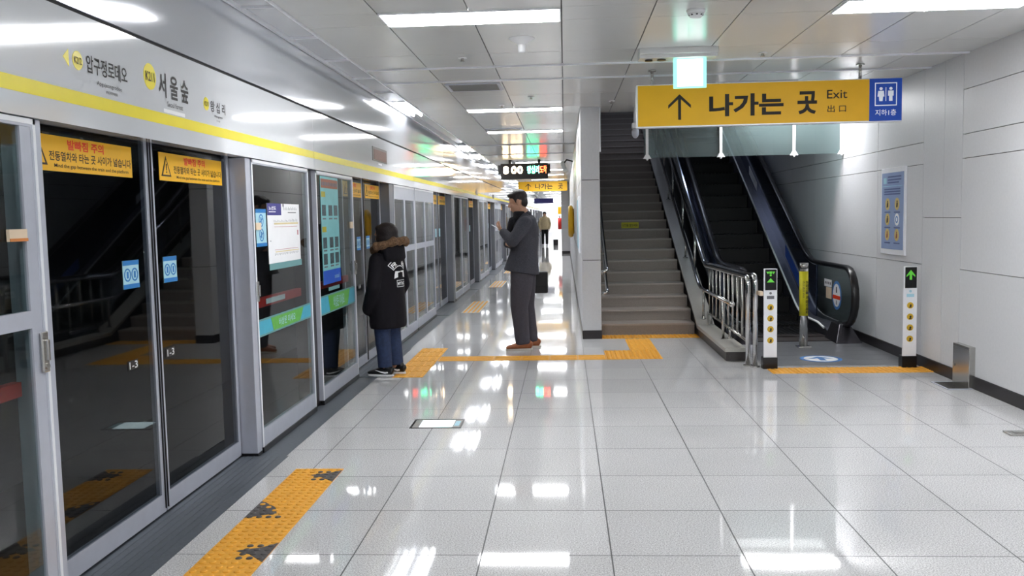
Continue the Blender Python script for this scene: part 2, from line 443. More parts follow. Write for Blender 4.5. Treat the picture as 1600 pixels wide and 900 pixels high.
# right wall of joined panels
m = MB(); zr = [.10, .97, 1.908, 2.11, 2.48, H+.03]
def wall_panel(y0, y1, z0, z1): m.mi = 0; m.box(XW, XW+.03, y0+.003, y1-.003, z0+.003, z1-.003)
yr = [-9]+[7.70-1.2*k for k in range(13, -1, -1)]
for a, b in zip(yr, yr[1:]):
    for p, q in zip(zr, zr[1:]): wall_panel(a, b, p, q)
for a, b in ((7.70, 8.06), (8.06, 8.51)):
    for p, q in ((.10, 1.41), (1.41, H+.03)): wall_panel(a, b, p, q)
yr = [8.51+1.2*k for k in range(15)]
zs = [.10, .97, 1.908, 2.11, 3.1, 4.3, 5.5, 6.7, 7.9, 9.1]
for a, b in zip(yr, yr[1:]):
    for p, q in zip(zs, zs[1:]):
        if q > 3.2 and a < 10: continue
        wall_panel(a, b, p, q)
m.mi = 1; m.box(XW+.02, XW+.2, Y0, 25.3, -.1, 9.3)
struct('wall_right', m, ['wall', 'dark'])
m = MB(); m.box(XW-.012, XW+.01, Y0, 11.6, 0, .10); struct('baseboard_right', m, 'base')
# wall between corridor and stair, with its panelled end
m = MB(); zz = [.10, .955, 1.915, H+.02]
for p, q in zip(zz, zz[1:]):
    m.mi = 0; m.box(XM0, XM1, 10.6, 10.64, p+.004, q-.004)
yr = [10.64+1.2*k for k in range(20)]
for a, b in zip(yr, yr[1:]):
    for p, q in zip(zz, zz[1:]): m.box(XM0, XM0+.03, a+.003, b-.003, p+.004, q-.004)
    zc = [.10, .955, 1.915, 3.1, 4.3, 5.5, 6.7, 7.9, 9.1]
    if a < 25:
        for p, q in zip(zc, zc[1:]): m.box(XM1-.03, XM1, a+.003, b-.003, p+.004, q-.004)
m.mi = 1; m.box(XM0+.01, XM1-.01, 10.62, 34.8, 0, H+.04); m.box(XM0+.03, XM1-.01, YS, 26, H+.04, 9.2)
m.mi = 2; m.box(XM0-.004, XM1+.004, 10.59, 34.8, 0, .10)
struct('wall_middle', m, ['wall', 'dark', 'base'])
m = MB(); m.box(XM1+.001, XM1+.02, 10.66, 10.72, 2.25, H-.001); struct('trim_9', m, 'alu_light')
# far part of the corridor
m = MB(); m.mi = 0
for k in range(3): m.box(-.13, .4, 34.8+.001, 38, .1+k*.9, .1+k*.9+.894)
m.box(.12, .5, 38, YF, .1, 2.9); m.box(-.05, .4, 46, 47, .1, 2.9)
m.mi = 1; m.box(-.134, .4, 34.79, 38, 0, .1)
struct('wall_far_side', m, ['wall', 'base'])
m = MB(); m.box(-2.3, .6, YF-.1, YF, 0, 3); struct('wall_far', m, 'white')
m = MB(); m.box(-2.3, XW+.2, Y0-.1, Y0, 0, 3); struct('wall_back', m, 'wall')
# shaft above the stair: lip, sloping soffit, top wall, upper floor
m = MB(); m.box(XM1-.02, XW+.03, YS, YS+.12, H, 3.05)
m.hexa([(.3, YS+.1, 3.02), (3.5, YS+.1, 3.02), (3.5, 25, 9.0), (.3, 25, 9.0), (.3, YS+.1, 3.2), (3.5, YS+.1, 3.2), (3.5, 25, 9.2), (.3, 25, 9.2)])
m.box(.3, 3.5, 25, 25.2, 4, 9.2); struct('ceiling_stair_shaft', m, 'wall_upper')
# tunnel beyond the screen
m = MB(); m.box(-6.2, -6.0, Y0, YF, -1.3, 4); m.box(-6.2, -2.16, Y0, YF, -1.5, -1.3); m.box(-6.2, -2.3, Y0, YF, 3.2, 3.4)
m.box(-2.5, -2.14, Y0, YF, -1.3, -.13); m.box(-6.2, -2.2, Y0-.1, Y0, -1.3, 3.4); m.box(-6.2, -2.2, YF, YF+.1, -1.3, 3.4)
struct('wall_tunnel', m, 'track')
# glossy silver upper part of the header, up to the ceiling slot
m = MB(); m.hexa([(-2.2, Y0, 2.375), (XP, Y0, 2.375), (XP, YF, 2.375), (-2.2, YF, 2.375), (-2.2, Y0, H+.07), (-1.935, Y0, H+.07), (-1.935, YF, H+.07), (-2.2, YF, H+.07)])
m.mi = 1; m.box(-2.2, XP-.012, Y0, YF, 2.36, 2.376); m.box(-2.2, -2.135, Y0, YF, 1.92, 2.376)
struct('wall_left', m, ['header_up', 'dark'])

# ================================================================== PLATFORM SCREEN DOORS
# header sign panels
HG = 'white header panels over the platform screen doors'
hj = [-9.0, -2.2, 2.3, 6.88, 11.5, 16.1, 20.7, 25.3, 30, 35, 40, 50, 60, 79.9]
HF = left_frame(XP)
header = []
for i, (a, b) in enumerate(zip(hj, hj[1:])):
    lab = {2: 'white header panel carrying the station names over the nearest double door',
           3: 'white header panel with the small red and black display, second along the screen'}.get(i,
           'plain white yellow lined header panel, %s along the screen' % ORD[i-1])
    t = thing('header_panel', (XP, (a+b)/2, 1.9), lab, 'panel', HG)
    m = MB(); m.box(-2.05, XP, a+.003, b-.003, 1.90, 2.357); part('panel', m, 'header', t)
    m = MB(); m.rect(HF, a+.004, b-.004, 1.985, 2.040, .0015); part('yellow_line', m, 'stripe', t)
    header.append(t)
h = header[2]
m = MB(); m.poly(HF, [(3.415, 2.165), (3.455, 2.20), (3.455, 2.13)], .0015); part('direction_arrow', m, 'stripe', h)
for a, b, r, txt in ((3.52, 2.165, .038, 'K212'), (4.148, 2.198, .062, 'K211'), (4.806, 2.152, .036, 'K210')):
    m = MB(); m.disc(HF, a, b, r, .0015); d = part('number_disc', m, 'stripe', h)
    m = MB(); write(m, txt, HF, a-r*.72, a+r*.72, b-r*.36, b+r*.36, .003); flat_part('lettering', m, 'brown', d)
for rows_ in ((('압구정로데오', 3.585, 3.925, 2.128, 2.202, .014), ('Apgujeongrodeo', 3.66, 3.87, 2.083, 2.105, 0), ('狎鸥亭罗德奥', 3.73, 3.83, 2.06, 2.074, 0)),
              (('서 울 숲', 4.235, 4.575, 2.118, 2.238, .02), ('Seoul forest', 4.32, 4.50, 2.078, 2.104, .004)),
              (('왕 십 리', 4.862, 5.075, 2.118, 2.178, .006), ('Wangsimni', 4.91, 5.03, 2.088, 2.104, 0), ('往十里', 4.94, 4.99, 2.068, 2.078, 0))):
    m = MB()
    for tx, a, b, c, d, bo in rows_: write(m, tx, HF, a, b, c, d, .002, bo)
    flat_part('station_name', m, 'blacki', h)
m = MB(); m.rect(HF, 4.28, 4.52, 2.028+.018, 2.058+.006, .002); part('name_sticker', m, 'white', h)
m = MB(); m.rect(HF, 9.02, 9.75, 2.105, 2.25, .004); part('small_display', m, 'led_case', header[3])
m = MB(); m.rect(HF, 9.08, 9.70, 2.12, 2.225, .006); part('display_glow', m, 'led_dim', header[3])
m = MB(); m.rect(HF, 9.3, 9.48, 2.072, 2.09, .002); part('number_plate', m, 'white', header[3])
for k in (5, 6):
    m = MB(); m.rect(HF, hj[k]+3.4, hj[k]+3.9, 2.0, 2.12, .004); part('small_display', m, 'led_case', header[k])

FX, DX = -1.985, -2.085     # faces of the fixed panels and of the sliding leaves
FF, DF = left_frame(FX), left_frame(DX)
TOP = 1.898
def pane(m, x, y0, y1, z0, z1): m.box(x-.012, x-.004, y0, y1, z0, z1)
def leaf(y0, y1, label, side, near):
    t = thing('sliding_screen_door', (DX-.02, (y0+y1)/2, .01), label, 'door', 'sliding leaves of the platform screen doors')
    m = MB(); m.frame(DF, y0, y1, .012, 1.94, .038, .03, -.03, bot=.095, top=.03); part('door_frame', m, 'alu', t)
    m = MB(); pane(m, DX, y0+.036, y1-.036, .10, 1.915); part('glass_pane', m, 'glass', t)
    m = MB(); e = y1-.004 if side == 'l' else y0+.004
    m.rect(DF, min(e, e+.006 if side != 'l' else e-.006), max(e, e+.006 if side != 'l' else e-.006), .03, 1.93, .012, -.006); part('rubber_edge', m, 'black', t)
    # warning sticker along the top
    if side == 'l': a0, a1 = y0+.04, y0+.90
    else: a0, a1 = y0+.11, y0+.11+.83
    a1 = min(a1, y1-.05)
    m = MB(); m.rect(DF, a0, a1, 1.722, 1.868, .002, -.003); st = part('warning_sticker', m, 'yellow', t)
    if near:
        wd = a1-a0
        m = MB(); tx = a0+(.045 if side == 'l' else .02); m.poly(DF, [(tx, 1.745), (tx+.115, 1.745), (tx+.0575, 1.85)], .0012, -.001)
        m.mi = 1; m.poly(DF, [(tx+.018, 1.753), (tx+.097, 1.753), (tx+.0575, 1.832)], .0012, 0)
        m.mi = 0; m.poly(DF, [(tx+.0515, 1.81), (tx+.0635, 1.81), (tx+.0605, 1.776), (tx+.0545, 1.776)], .0012, .0013); m.disc(DF, tx+.0575, 1.767, .005, .0012, .0013, 10)
        part('warning_triangle', m, ['brown', 'yellow'], st)
        m = MB(); write(m, '발빠짐 주의', DF, a0+wd*.36, a0+wd*.70, 1.815, 1.858, .0, .03); flat_part('red_lettering', m, 'red', st)
        m = MB(); write(m, '전동열차와 타는 곳 사이가 넓습니다', DF, a0+wd*.20, a1-.012, 1.765, 1.805, .0, .016)
        write(m, 'Mind the gap between the train and the platform', DF, a0+wd*.24, a1-.04, 1.734, 1.754, .0, .006); flat_part('black_lettering', m, 'brown', st)
    else:
        m = MB(); write(m, '발빠짐 주의', DF, a0+.25, a0+.55, 1.815, 1.858, .0, .03); flat_part('red_lettering', m, 'red', st)
        m = MB(); write(m, '전동열차와 타는 곳 사이가 넓습니다', DF, a0+.15, a1-.02, 1.755, 1.80, .0, .02); flat_part('black_lettering', m, 'brown', st)
    # blue safety sticker and door number by the meeting edge
    if side == 'l': b0 = y1-.31; n0 = y1-.26
    else: b0 = y0+.10; n0 = y0+.13
    m = MB(); m.rect(DF, b0, b0+.155, 1.19, 1.325, .002, -.003); sk = part('safety_sticker', m, 'pale_blue', t)
    if near:
        m = MB(); m.rect(DF, b0, b0+.155, 1.302, 1.325, .0012, -.001); m.rect(DF, b0, b0+.155, 1.19, 1.212, .0012, -.001)
        for q in (.042, .112): m.ring(DF, b0+q, 1.256, .032, .007, .0012, -.001, 20); m.rect(DF, b0+q-.007, b0+q+.009, 1.24, 1.272, .0012, -.001)
        part('blue_symbols', m, 'blue', sk)
        m = MB(); m.rect(DF, n0-.05, n0+.05, .80, .845, .0012, -.003); pl = part('door_number', m, 'led_case', t)
        m = MB(); write(m, '1-3' if y0 < 6 else '1-4', DF, n0-.04, n0+.04, .805, .84, .0005, .01); flat_part('lettering', m, 'white', pl)
    return t
def threshold(y0, y1, label):
    m = MB(); m.box(-2.08, -1.785, y0, y1, -.003, .002)
    for k in range(6): m.box(-2.05+k*.04, -2.045+k*.04, y0, y1, .002, .004)
    solo('door_threshold', m, 'thresh', label, 'threshold', 'grey door thresholds')
def post(y0, y1, label, x=FX):
    t = thing('screen_door_post', (x-.05, (y0+y1)/2, 0), label, 'post', 'grey posts of the platform screen')
    m = MB(); m.box(-2.12, x+.004, y0, y1, 0, TOP, .004); part('casing', m, 'led_case' if x < FX else ('alu_dark' if y1-y0 > .15 else 'alu'), t)
    m = MB(); m.box(-2.125, x+.006, y0-.001, y1+.001, 0, .02); part('foot', m, 'black', t)
    return t
def panel(y0, y1, label, style, near=False):
    t = thing('fixed_screen_panel', (FX, (y0+y1)/2, .02), label, 'door', 'fixed panels of the platform screen')
    m = MB(); m.frame(FF, y0, y1, .035, TOP-.002, .026, .04, -.034, bot=.11, top=.03); part('panel_frame', m, 'alu', t)
    m = MB(); m.rect(FF, y0, y0+.02, .035, TOP-.002, .003, .006); m.rect(FF, y1-.014, y1, .035, TOP-.002, .003, .006)
    m.rect(FF, y0, y1, TOP-.022, TOP-.002, .003, .006); part('bright_trim', m, 'alu_light', t)
    m = MB(); m.box(-2.0, -1.972, y0, y1, .0, .035); part('dark_plinth', m, 'black', t)
    if style == 'rail':
        mid = (y0+y1)/2
        m = MB(); m.rect(FF, y0+.026, y1-.026, 1.09, 1.165, .03, -.026); m.rect(FF, mid-.05, mid+.05, .145, TOP-.17, .029, -.026)
        m.rect(FF, y0+.026, y1-.026, TOP-.17, TOP-.032, .03, -.026); part('mid_rail', m, 'alu', t)
        for a, b in ((y0+.024, mid-.048), (mid+.048, y1-.024)):
            m = MB(); pane(m, FX, a, b, 1.16, TOP-.165); part('glass_pane', m, 'glass_fix', t)
            m = MB(); pane(m, FX, a, b, .14, 1.095); part('glass_pane', m, 'glass_fix', t)
        m = MB(); m.box(-2.10, -2.07, y0+.06, y1-.06, .80, .84); part('push_bar', m, 'black', t)
        for q in (-.2, .1): m = MB(); m.rect(FF, mid+q, mid+q+.11, 1.36, 1.5, .0015, -.016); part('paper_notice', m, 'vent', t)
    elif style == 'plain':
        m = MB(); pane(m, FX, y0+.024, y1-.024, .14, TOP-.03); part('glass_pane', m, 'glass_fix', t)
        m = MB(); m.box(-2.10, -2.05, y0+.04, y1-.04, .80, .85); part('push_bar', m, 'black', t)
    else:
        m = MB(); pane(m, FX, y0+.024, y1-.024, .14, TOP-.03); part('glass_pane', m, 'glass_fix', t)
    return t
G = left_frame(FX-.004)
# --- first opening (door 1-3) and what flanks it
T1 = panel(1.75, 3.22, 'silver framed emergency door with a mid rail at the left edge of the photo', 'edge')
m = MB(); m.rect(FF, 1.776, 3.13, 1.12, 1.185, .03, -.026); m.rect(FF, 3.13, 3.194, .145, TOP-.033, .03, -.026); part('mid_rail', m, 'alu', T1)
m = MB(); m.rect(G, 3.02, 3.125, 1.444, 1.488, .012, .004); lt = part('cream_catch', m, 'cream', T1)
m = MB(); m.rect(G, 3.02, 3.125, 1.444, 1.455, .003, .016); part('catch_base', m, 'orange', lt)
m = MB(); m.box(-2.09, -2.05, 1.9, 3.15, .86, .915); part('push_bar', m, 'redbar', T1, 'red push bar behind the glass')
m = MB()
m.rect(FF, 3.165, 3.205, .945, 1.10, .012, .007, .004); m.rect(FF, 3.178, 3.192, .99, 1.07, .014, .018, .003); m.disc(FF, 3.185, .968, .012, .006, .018, 12)
part('door_handle', m, 'steel', T1)
panel(.52, 1.735, 'plain glass fixed panel before the emergency door at the edge of the photo', 'plain')
panel(-.72, .50, 'plain glass fixed panel second before the emergency door at the edge', 'plain')
post(3.225, 3.262, 'slim silver post left of the nearest sliding door')
leaf(3.268, 4.335, 'left leaf of the nearest glass screen door, wide warning sticker cut by its frame', 'l', True)
leaf(4.347, 5.40, 'right leaf of the nearest glass screen door, beside the wide grey post', 'r', True)
threshold(3.26, 5.41, 'grey metal threshold strip under the nearest sliding screen door')
post(5.41, 5.495, 'wide grey post between the nearest sliding door and the route map panel')
P1 = panel(5.50, 6.735, 'silver framed glass panel with the white route map poster', 'poster')
P2 = panel(6.945, 8.17, 'silver framed glass panel with the tall teal poster', 'poster')
post(6.742, 6.938, 'dark grey post between the route map panel and the teal poster panel', FX-.03)
# route map sheet
m = MB(); m.rect(G, 5.79, 6.50, 1.212, 1.620, .0015, .002); mp_ = part('route_map', m, 'white', P1)
m = MB(); m.rect(G, 5.79, 6.08, 1.54, 1.620, .001, .0036); part('purple_header', m, 'navy', mp_)
m = MB(); write(m, '노선도', G, 5.82, 5.97, 1.575, 1.602, .0052, .03); m.rect(G, 5.82, 5.96, 1.56, 1.566, .0006, .0048); part('header_lettering', m, 'white', mp_)
m = MB()
m.rect(G, 5.92, 6.44, 1.458, 1.461, .0008, .0036); m.rect(G, 5.92, 6.44, 1.300, 1.303, .0008, .0036); m.rect(G, 6.435, 6.46, 1.396, 1.432, .0008, .0036)
part('map_lines', m, 'pink', mp_)
m = MB(); m.rect(G, 5.92, 6.46, 1.476, 1.488, .0008, .0036); m.rect(G, 5.93, 6.46, 1.284, 1.291, .0008, .0036); part('ochre_lines', m, 'ochre', mp_)
m = MB(); m.disc(G, 6.13, 1.61, .014, .0008, .0036, 12)
for k in range(12): m.rect(G, 6.14+k*.026, 6.144+k*.026, 1.575, 1.598-.008*(k % 2), .0008, .0036)
m.rect(G, 6.23, 6.42, 1.556, 1.562, .0008, .0036); m.rect(G, 5.83, 5.845, 1.362, 1.368, .0008, .0036)
for k in range(20):
    m.rect(G, 5.92+k*.027, 5.9235+k*.027, 1.492, 1.508-.004*(k % 3)+.006*(k > 12), .0008, .0036); m.rect(G, 5.92+k*.027, 5.9235+k*.027, 1.262+.005*(k % 2), 1.278, .0008, .0036)
part('map_captions', m, 'greyi', mp_)
m = MB(); m.rect(G, 5.80, 6.52, 1.168, 1.2115, .0015, .002); part('teal_strip', m, 'teald', P1)
m = MB(); m.rect(G, 5.565, 5.762, 1.335, 1.58, .0015, .002); sk = part('safety_sticker', m, 'pale_blue', P1)
m = MB(); m.rect(G, 5.565, 5.762, 1.555, 1.58, .001, .0036); m.rect(G, 5.565, 5.762, 1.335, 1.358, .001, .0036)
for b in (1.505, 1.41): m.ring(G, 5.665, b, .042, .008, .001, .0036, 24); m.rect(G, 5.655, 5.672, b-.022, b+.022, .001, .0036); m.poly(G, [(5.63, b-.02), (5.70, b+.012), (5.70, b+.02), (5.63, b-.012)], .001, .0036)
part('blue_symbols', m, 'blue', sk)
def band(P, a0, a1, b0, b1):
    m = MB(); m.rect(G, a0, a1, b0, b1, .0015, .002); k = part('safety_band', m, 'cyan', P)
    m = MB(); m.rect(G, a0, a1, b0, b0+.012, .001, .0036); m.rect(G, a0, a1, b1-.012, b1, .001, .0036); part('band_edge', m, 'teald', k)
    w_ = a1-a0
    m = MB(); m.poly(G, [(a0+w_*.24, b0+.012), (a0+w_*.76, b0+.012), (a0+w_*.84, b1-.012), (a0+w_*.2, b1-.012)], .001, .0036); part('band_green', m, 'green', k)
    m = MB(); write(m, '비상문 미세요', G, a0+w_*.34, a0+w_*.66, b0+.03, b1-.03, .0052, .01); flat_part('lettering', m, 'pale_blue', k)
band(P1, 5.545, 6.70, .748, .862); band(P2, 6.99, 8.14, .722, .88)
for P, a0, a1 in ((P1, 5.56, 6.62), (P2, 7.02, 8.1)):
    m = MB(); m.box(-2.07, -2.03, a0, a1, .925, .985); part('push_bar', m, 'redbar', P, 'red push bar behind the glass')
m = MB(); m.rect(left_frame(-2.03), 5.82, 6.22, .94, .975, .002, .001); part('white_label', m, 'white', P1)
m = MB(); m.rect(G, 5.535, 5.63, 1.445, 1.492, .012, .004); part('cream_catch', m, 'cream', P1)
m = MB(); m.rect(G, 8.04, 8.13, 1.42, 1.48, .012, .004); part('cream_catch', m, 'cream', P2)
for P, a in ((P1, 5.515), (P2, 8.15)):
    m = MB(); m.rect(FF, a-.012, a+.014, .985, 1.115, .012, .007, .004); m.rect(FF, a-.005, a+.007, 1.02, 1.09, .01, .019, .002); part('door_handle', m, 'steel', P)
# tall poster
m = MB(); m.rect(G, 7.10, 7.66, .965, 1.862, .0015, .002); tp = part('tall_poster', m, 'teal', P2)
m = MB(); m.rect(G, 7.115, 7.645, 1.765, 1.84, .001, .0036); part('poster_heading', m, 'brownp', tp)
m = MB(); m.rect(G, 7.10, 7.66, .965, 1.08, .001, .0036); b_ = part('poster_foot', m, 'bluep', tp)
m = MB(); write(m, 'seoul', G, 7.45, 7.6, 1.0, 1.04, .0052, 0); flat_part('script', m, 'pale_blue', b_)
m = MB()
for b in (1.69, 1.40): m.rect(G, 7.115, 7.24, b, b+.045, .001, .0036)
part('olive_tab', m, 'tabs', tp)
for b in (1.535, 1.265, 1.13):
    for a in (7.13, 7.33, 7.5): m = MB(); m.rect(G, a, a+.115, b, b+.09, .001, .0036); part('picture', m, 'photo', tp)
m = MB()
for b in (1.505, 1.24, 1.105):
    for a in (7.14, 7.34, 7.5): m.rect(G, a, a+.1, b, b+.012, .001, .0036)
for k in range(10): m.rect(G, 7.14+k*.05, 7.17+k*.05, 1.785, 1.815, .0008, .0048)
part('captions', m, 'greyi', tp)
m = MB(); m.rect(G, 7.25, 7.6, .905, .935, .0015, .002); part('white_label', m, 'teald', P2)
# --- second opening (door 1-4)
threshold(8.18, 9.92, 'grey metal threshold strip under the sliding door behind the person in the parka')
leaf(8.185, 9.035, 'left glass leaf of the sliding door in front of the person in the parka', 'l', True)
leaf(9.047, 9.90, 'right glass leaf of the sliding door in front of the person in the parka', 'r', True)
post(9.91, 10.15, 'grey post right of the sliding door in front of the person in the parka')
panel(10.16, 11.55, 'four pane emergency door with a mid rail, left one of the pair past the parka', 'rail')
panel(11.60, 13.25, 'four pane emergency door with a mid rail, right one of the pair past the parka', 'rail')
# --- the repeats further along
def bay(y, n):
    far = ORD[n+2]+' double sliding door along the screen'
    threshold(y-.02, y+2.0, 'grey threshold strip at the '+far)
    leaf(y, y+.98, 'left glass leaf of the '+far, 'l', False); leaf(y+.992, y+1.98, 'right glass leaf of the '+far, 'r', False)
    post(y+2.0, y+2.24, 'grey post just past the '+far)
    if n % 4 == 2:
        panel(y+2.25, y+3.4, 'four pane emergency door just past the '+far, 'rail'); panel(y+3.44, y+4.6, 'four pane emergency door second past the '+far, 'rail')
    else:
        panel(y+2.25, y+3.40, 'plain glass fixed panel just past the '+far, 'plain'); panel(y+3.44, y+4.6, 'plain glass fixed panel second past the '+far, 'plain')
for n, y in enumerate((13.42, 18.1, 22.8, 27.5, 32.2, 36.9, 41.6, 46.3, 51.0, 55.7, 60.4, 65.1, 69.8, 74.5)): bay(y, n)

# ================================================================== STAIR AND ESCALATOR
ST_Y, TR, RI = 10.92, .33, .1405
SX0, SX1 = XM1+.01, 1.585
m = MB(); N = 34
pts = [(ST_Y, -.05)]
for k in range(N):
    pts.append((ST_Y+k*TR-.012*(k > 0), RI*k+.0)); pts.append((ST_Y+k*TR, RI*(k+1)-.03)); pts.append((ST_Y+k*TR-.018, RI*(k+1)-.022)); pts.append((ST_Y+k*TR-.018, RI*(k+1)))
pts += [(ST_Y+N*TR+2.5, RI*N), (ST_Y+N*TR+2.5, RI*N-.3), (ST_Y+.6, -.05)]
me_pts = pts
# built tread by tread so every face stays flat and convex
for k in range(N):
    y = ST_Y+k*TR
    m.mi = 0; m.box(SX0, SX1, y, y+TR+.03, max(RI*(k-1), -.05), RI*(k+1)-.02)
    m.mi = 1; m.box(SX0, SX1, y-.012, y+TR+.02, RI*(k+1)-.022, RI*(k+1))
m.mi = 1; m.box(SX0, XW-.03, ST_Y+N*TR, ST_Y+N*TR+3, RI*N-.3, RI*N)
stair = solo('staircase', m, [M['stone'], mat('stair_tread_granite', s(166, 157, 150), .5, 0, .1, 110)], 'brown granite staircase climbing into the dark beside the white pillar', 'stairs')
k = 9; y = ST_Y+k*TR; SFm = front_frame(y-.002)
m = MB(); m.rect(SFm, .885, 1.155, RI*k+.015, RI*(k+1)-.035, .002); t = solo('step_sticker', m, 'wrap', 'small yellow sticker on a riser halfway up the staircase', 'sticker')
m = MB(); write(m, '난간을 잡으세요', SFm, .90, 1.14, RI*k+.04, RI*(k+1)-.06, .0035, .01); flat_part('lettering', m, 'blacki', t)
# sloping kerb between stair and escalator
KX0, KX1 = 1.59, 1.80
sl = RI/TR
def kerb_profile(z_off):
    return [(8.87, z_off), (10.75, z_off), (ST_Y+.1+10.5, z_off+sl*10.55)]
t = thing('stair_kerb', (1.70, 8.87, 0), 'stone kerb with pale coping sloping up between staircase and escalator', 'kerb')
def sloped(m, x0, x1, prof, th):
    for (y0, z0), (y1, z1) in zip(prof, prof[1:]):
        m.hexa([(x0, y0, z0-th), (x1, y0, z0-th), (x1, y1, z1-th), (x0, y1, z1-th), (x0, y0, z0), (x1, y0, z0), (x1, y1, z1), (x0, y1, z1)])
m = MB(); sloped(m, KX0+.012, KX1-.005, kerb_profile(.095), .09); sloped(m, KX0+.012, KX1-.005, [(10.75, .095), (ST_Y+10.6, .095+sl*10.55)], .6); part('kerb_side', m, 'stone_d', t)
m = MB(); sloped(m, KX0, KX1, kerb_profile(.135), .04); part('coping', m, 'stone_l', t, 'pale stone coping')
# stainless railing at the kerb
t = thing('railing', (1.78, 8.6, 0), 'stainless steel railing with bent end posts beside the escalator entrance', 'railing')
def arc(c, r, a0, a1, ax1, ax2, n=6):
    return [Vector(c)+Vector(ax1)*r*math.cos(a0+(a1-a0)*i/n)+Vector(ax2)*r*math.sin(a0+(a1-a0)*i/n) for i in range(n+1)]
esl = .515
def rail_path(x, yend, zt, rb=.08, inc=True):
    p = [(x, yend, 0), (x, yend, zt-rb)]
    p += arc((x, yend+rb, zt-rb), rb, PI, PI/2, (0, 1, 0), (0, 0, 1))[1:]
    if inc: p += [(x, 11.15, zt-.035), (x, 11.35, zt+.02), (x, 21, zt+.02+.46*9.65)]
    else: p += [(x, 11.15, zt-.035)]
    return p
m = MB(); m.tube(rail_path(1.762, 8.60, .865), .024, 14); m.tube(rail_path(1.815, 8.52, .885, .09, False), .024, 14); part('top_rail', m, 'chrome', t)
m = MB()
for x, y in ((1.762, 8.60), (1.815, 8.52)): m.cyl((x, y, 0), (x, y, .012), .045)
part('base_flange', m, 'steel', t)
m = MB(); m.tube([(1.762, 8.62, .24), (1.762, 11.0, .26)], .014, 10); part('bottom_rail', m, 'steel', t)
for k in range(9):
    y = 8.88+k*.25
    m = MB(); m.cyl((1.762, y, .24), (1.762, y, .85), .011, 10); part('baluster', m, 'steel', t)
for y in (9.55, 10.75):
    m = MB(); m.cyl((1.762, y, .13), (1.762, y, .26), .014, 10); m.cyl((1.762, y, .13), (1.762, y, .142), .032, 12); part('foot', m, 'steel', t)
m = MB(); m.box(1.838, 1.868, 8.425, 8.53, .70, .74); part('post_bracket', m, 'cream', t)
for k in range(8):
    y = 12.1+k*1.2; z = .1+sl*(y-10.85)
    m = MB(); m.cyl((1.762, y, z), (1.762, y, .885+.46*(y-11.35)), .018, 10); m.cyl((1.762, y, z), (1.762, y, z+.02), .04, 12); part('stanchion', m, 'steel', t)
# lower handrail of the stair on the kerb side
t = thing('stair_handrail', (1.69, 9.0, .13), 'lower steel handrail with a ball end on the kerb side of the staircase', 'handrail')
m = MB(); m.tube([(1.69, 9.05, .56), (1.69, 11.1, .555), (1.69, 11.3, .6), (1.69, 21, .6+sl*9.8)], .02, 12); part('bar', m, 'chrome', t)
m = MB(); m.ball((1.69, 9.03, .56), .03); part('ball_end', m, 'chrome', t)
for y in (9.55, 10.9, 12.5, 14.5, 16.5, 18.5):
    zb = .12 if y < 10.8 else .12+sl*(y-10.75); zt = .56 if y < 11.1 else .58+sl*(y-11.25)
    m = MB(); m.cyl((1.69, y, zb), (1.69, y, zt), .015, 10); m.cyl((1.69, y, zb), (1.69, y, zb+.015), .034, 12); part('upright', m, 'steel', t)
# handrails on the pillar side of the stair
for zo, lab in ((.86, 'upper steel handrail on the pillar side of the staircase'), (.60, 'lower steel handrail on the pillar side of the staircase')):
    t = thing('stair_handrail', (.50, 10.8, zo), lab, 'handrail')
    m = MB(); m.tube([(.425, 10.64, zo-.05), (.47, 10.62, zo-.045), (.505, 10.66, zo-.03), (.51, 10.95, zo+.0), (.51, 21, zo+sl*10.1)], .019, 12); part('bar', m, 'chrome', t)
    for y in (11.4, 13.4, 15.4, 17.4):
        z = zo+sl*(y-10.92); m = MB(); m.tube([(.425, y, z-.07), (.51, y, z-.07), (.51, y, z-.01)], .01, 8); part('wall_bracket', m, 'steel', t)

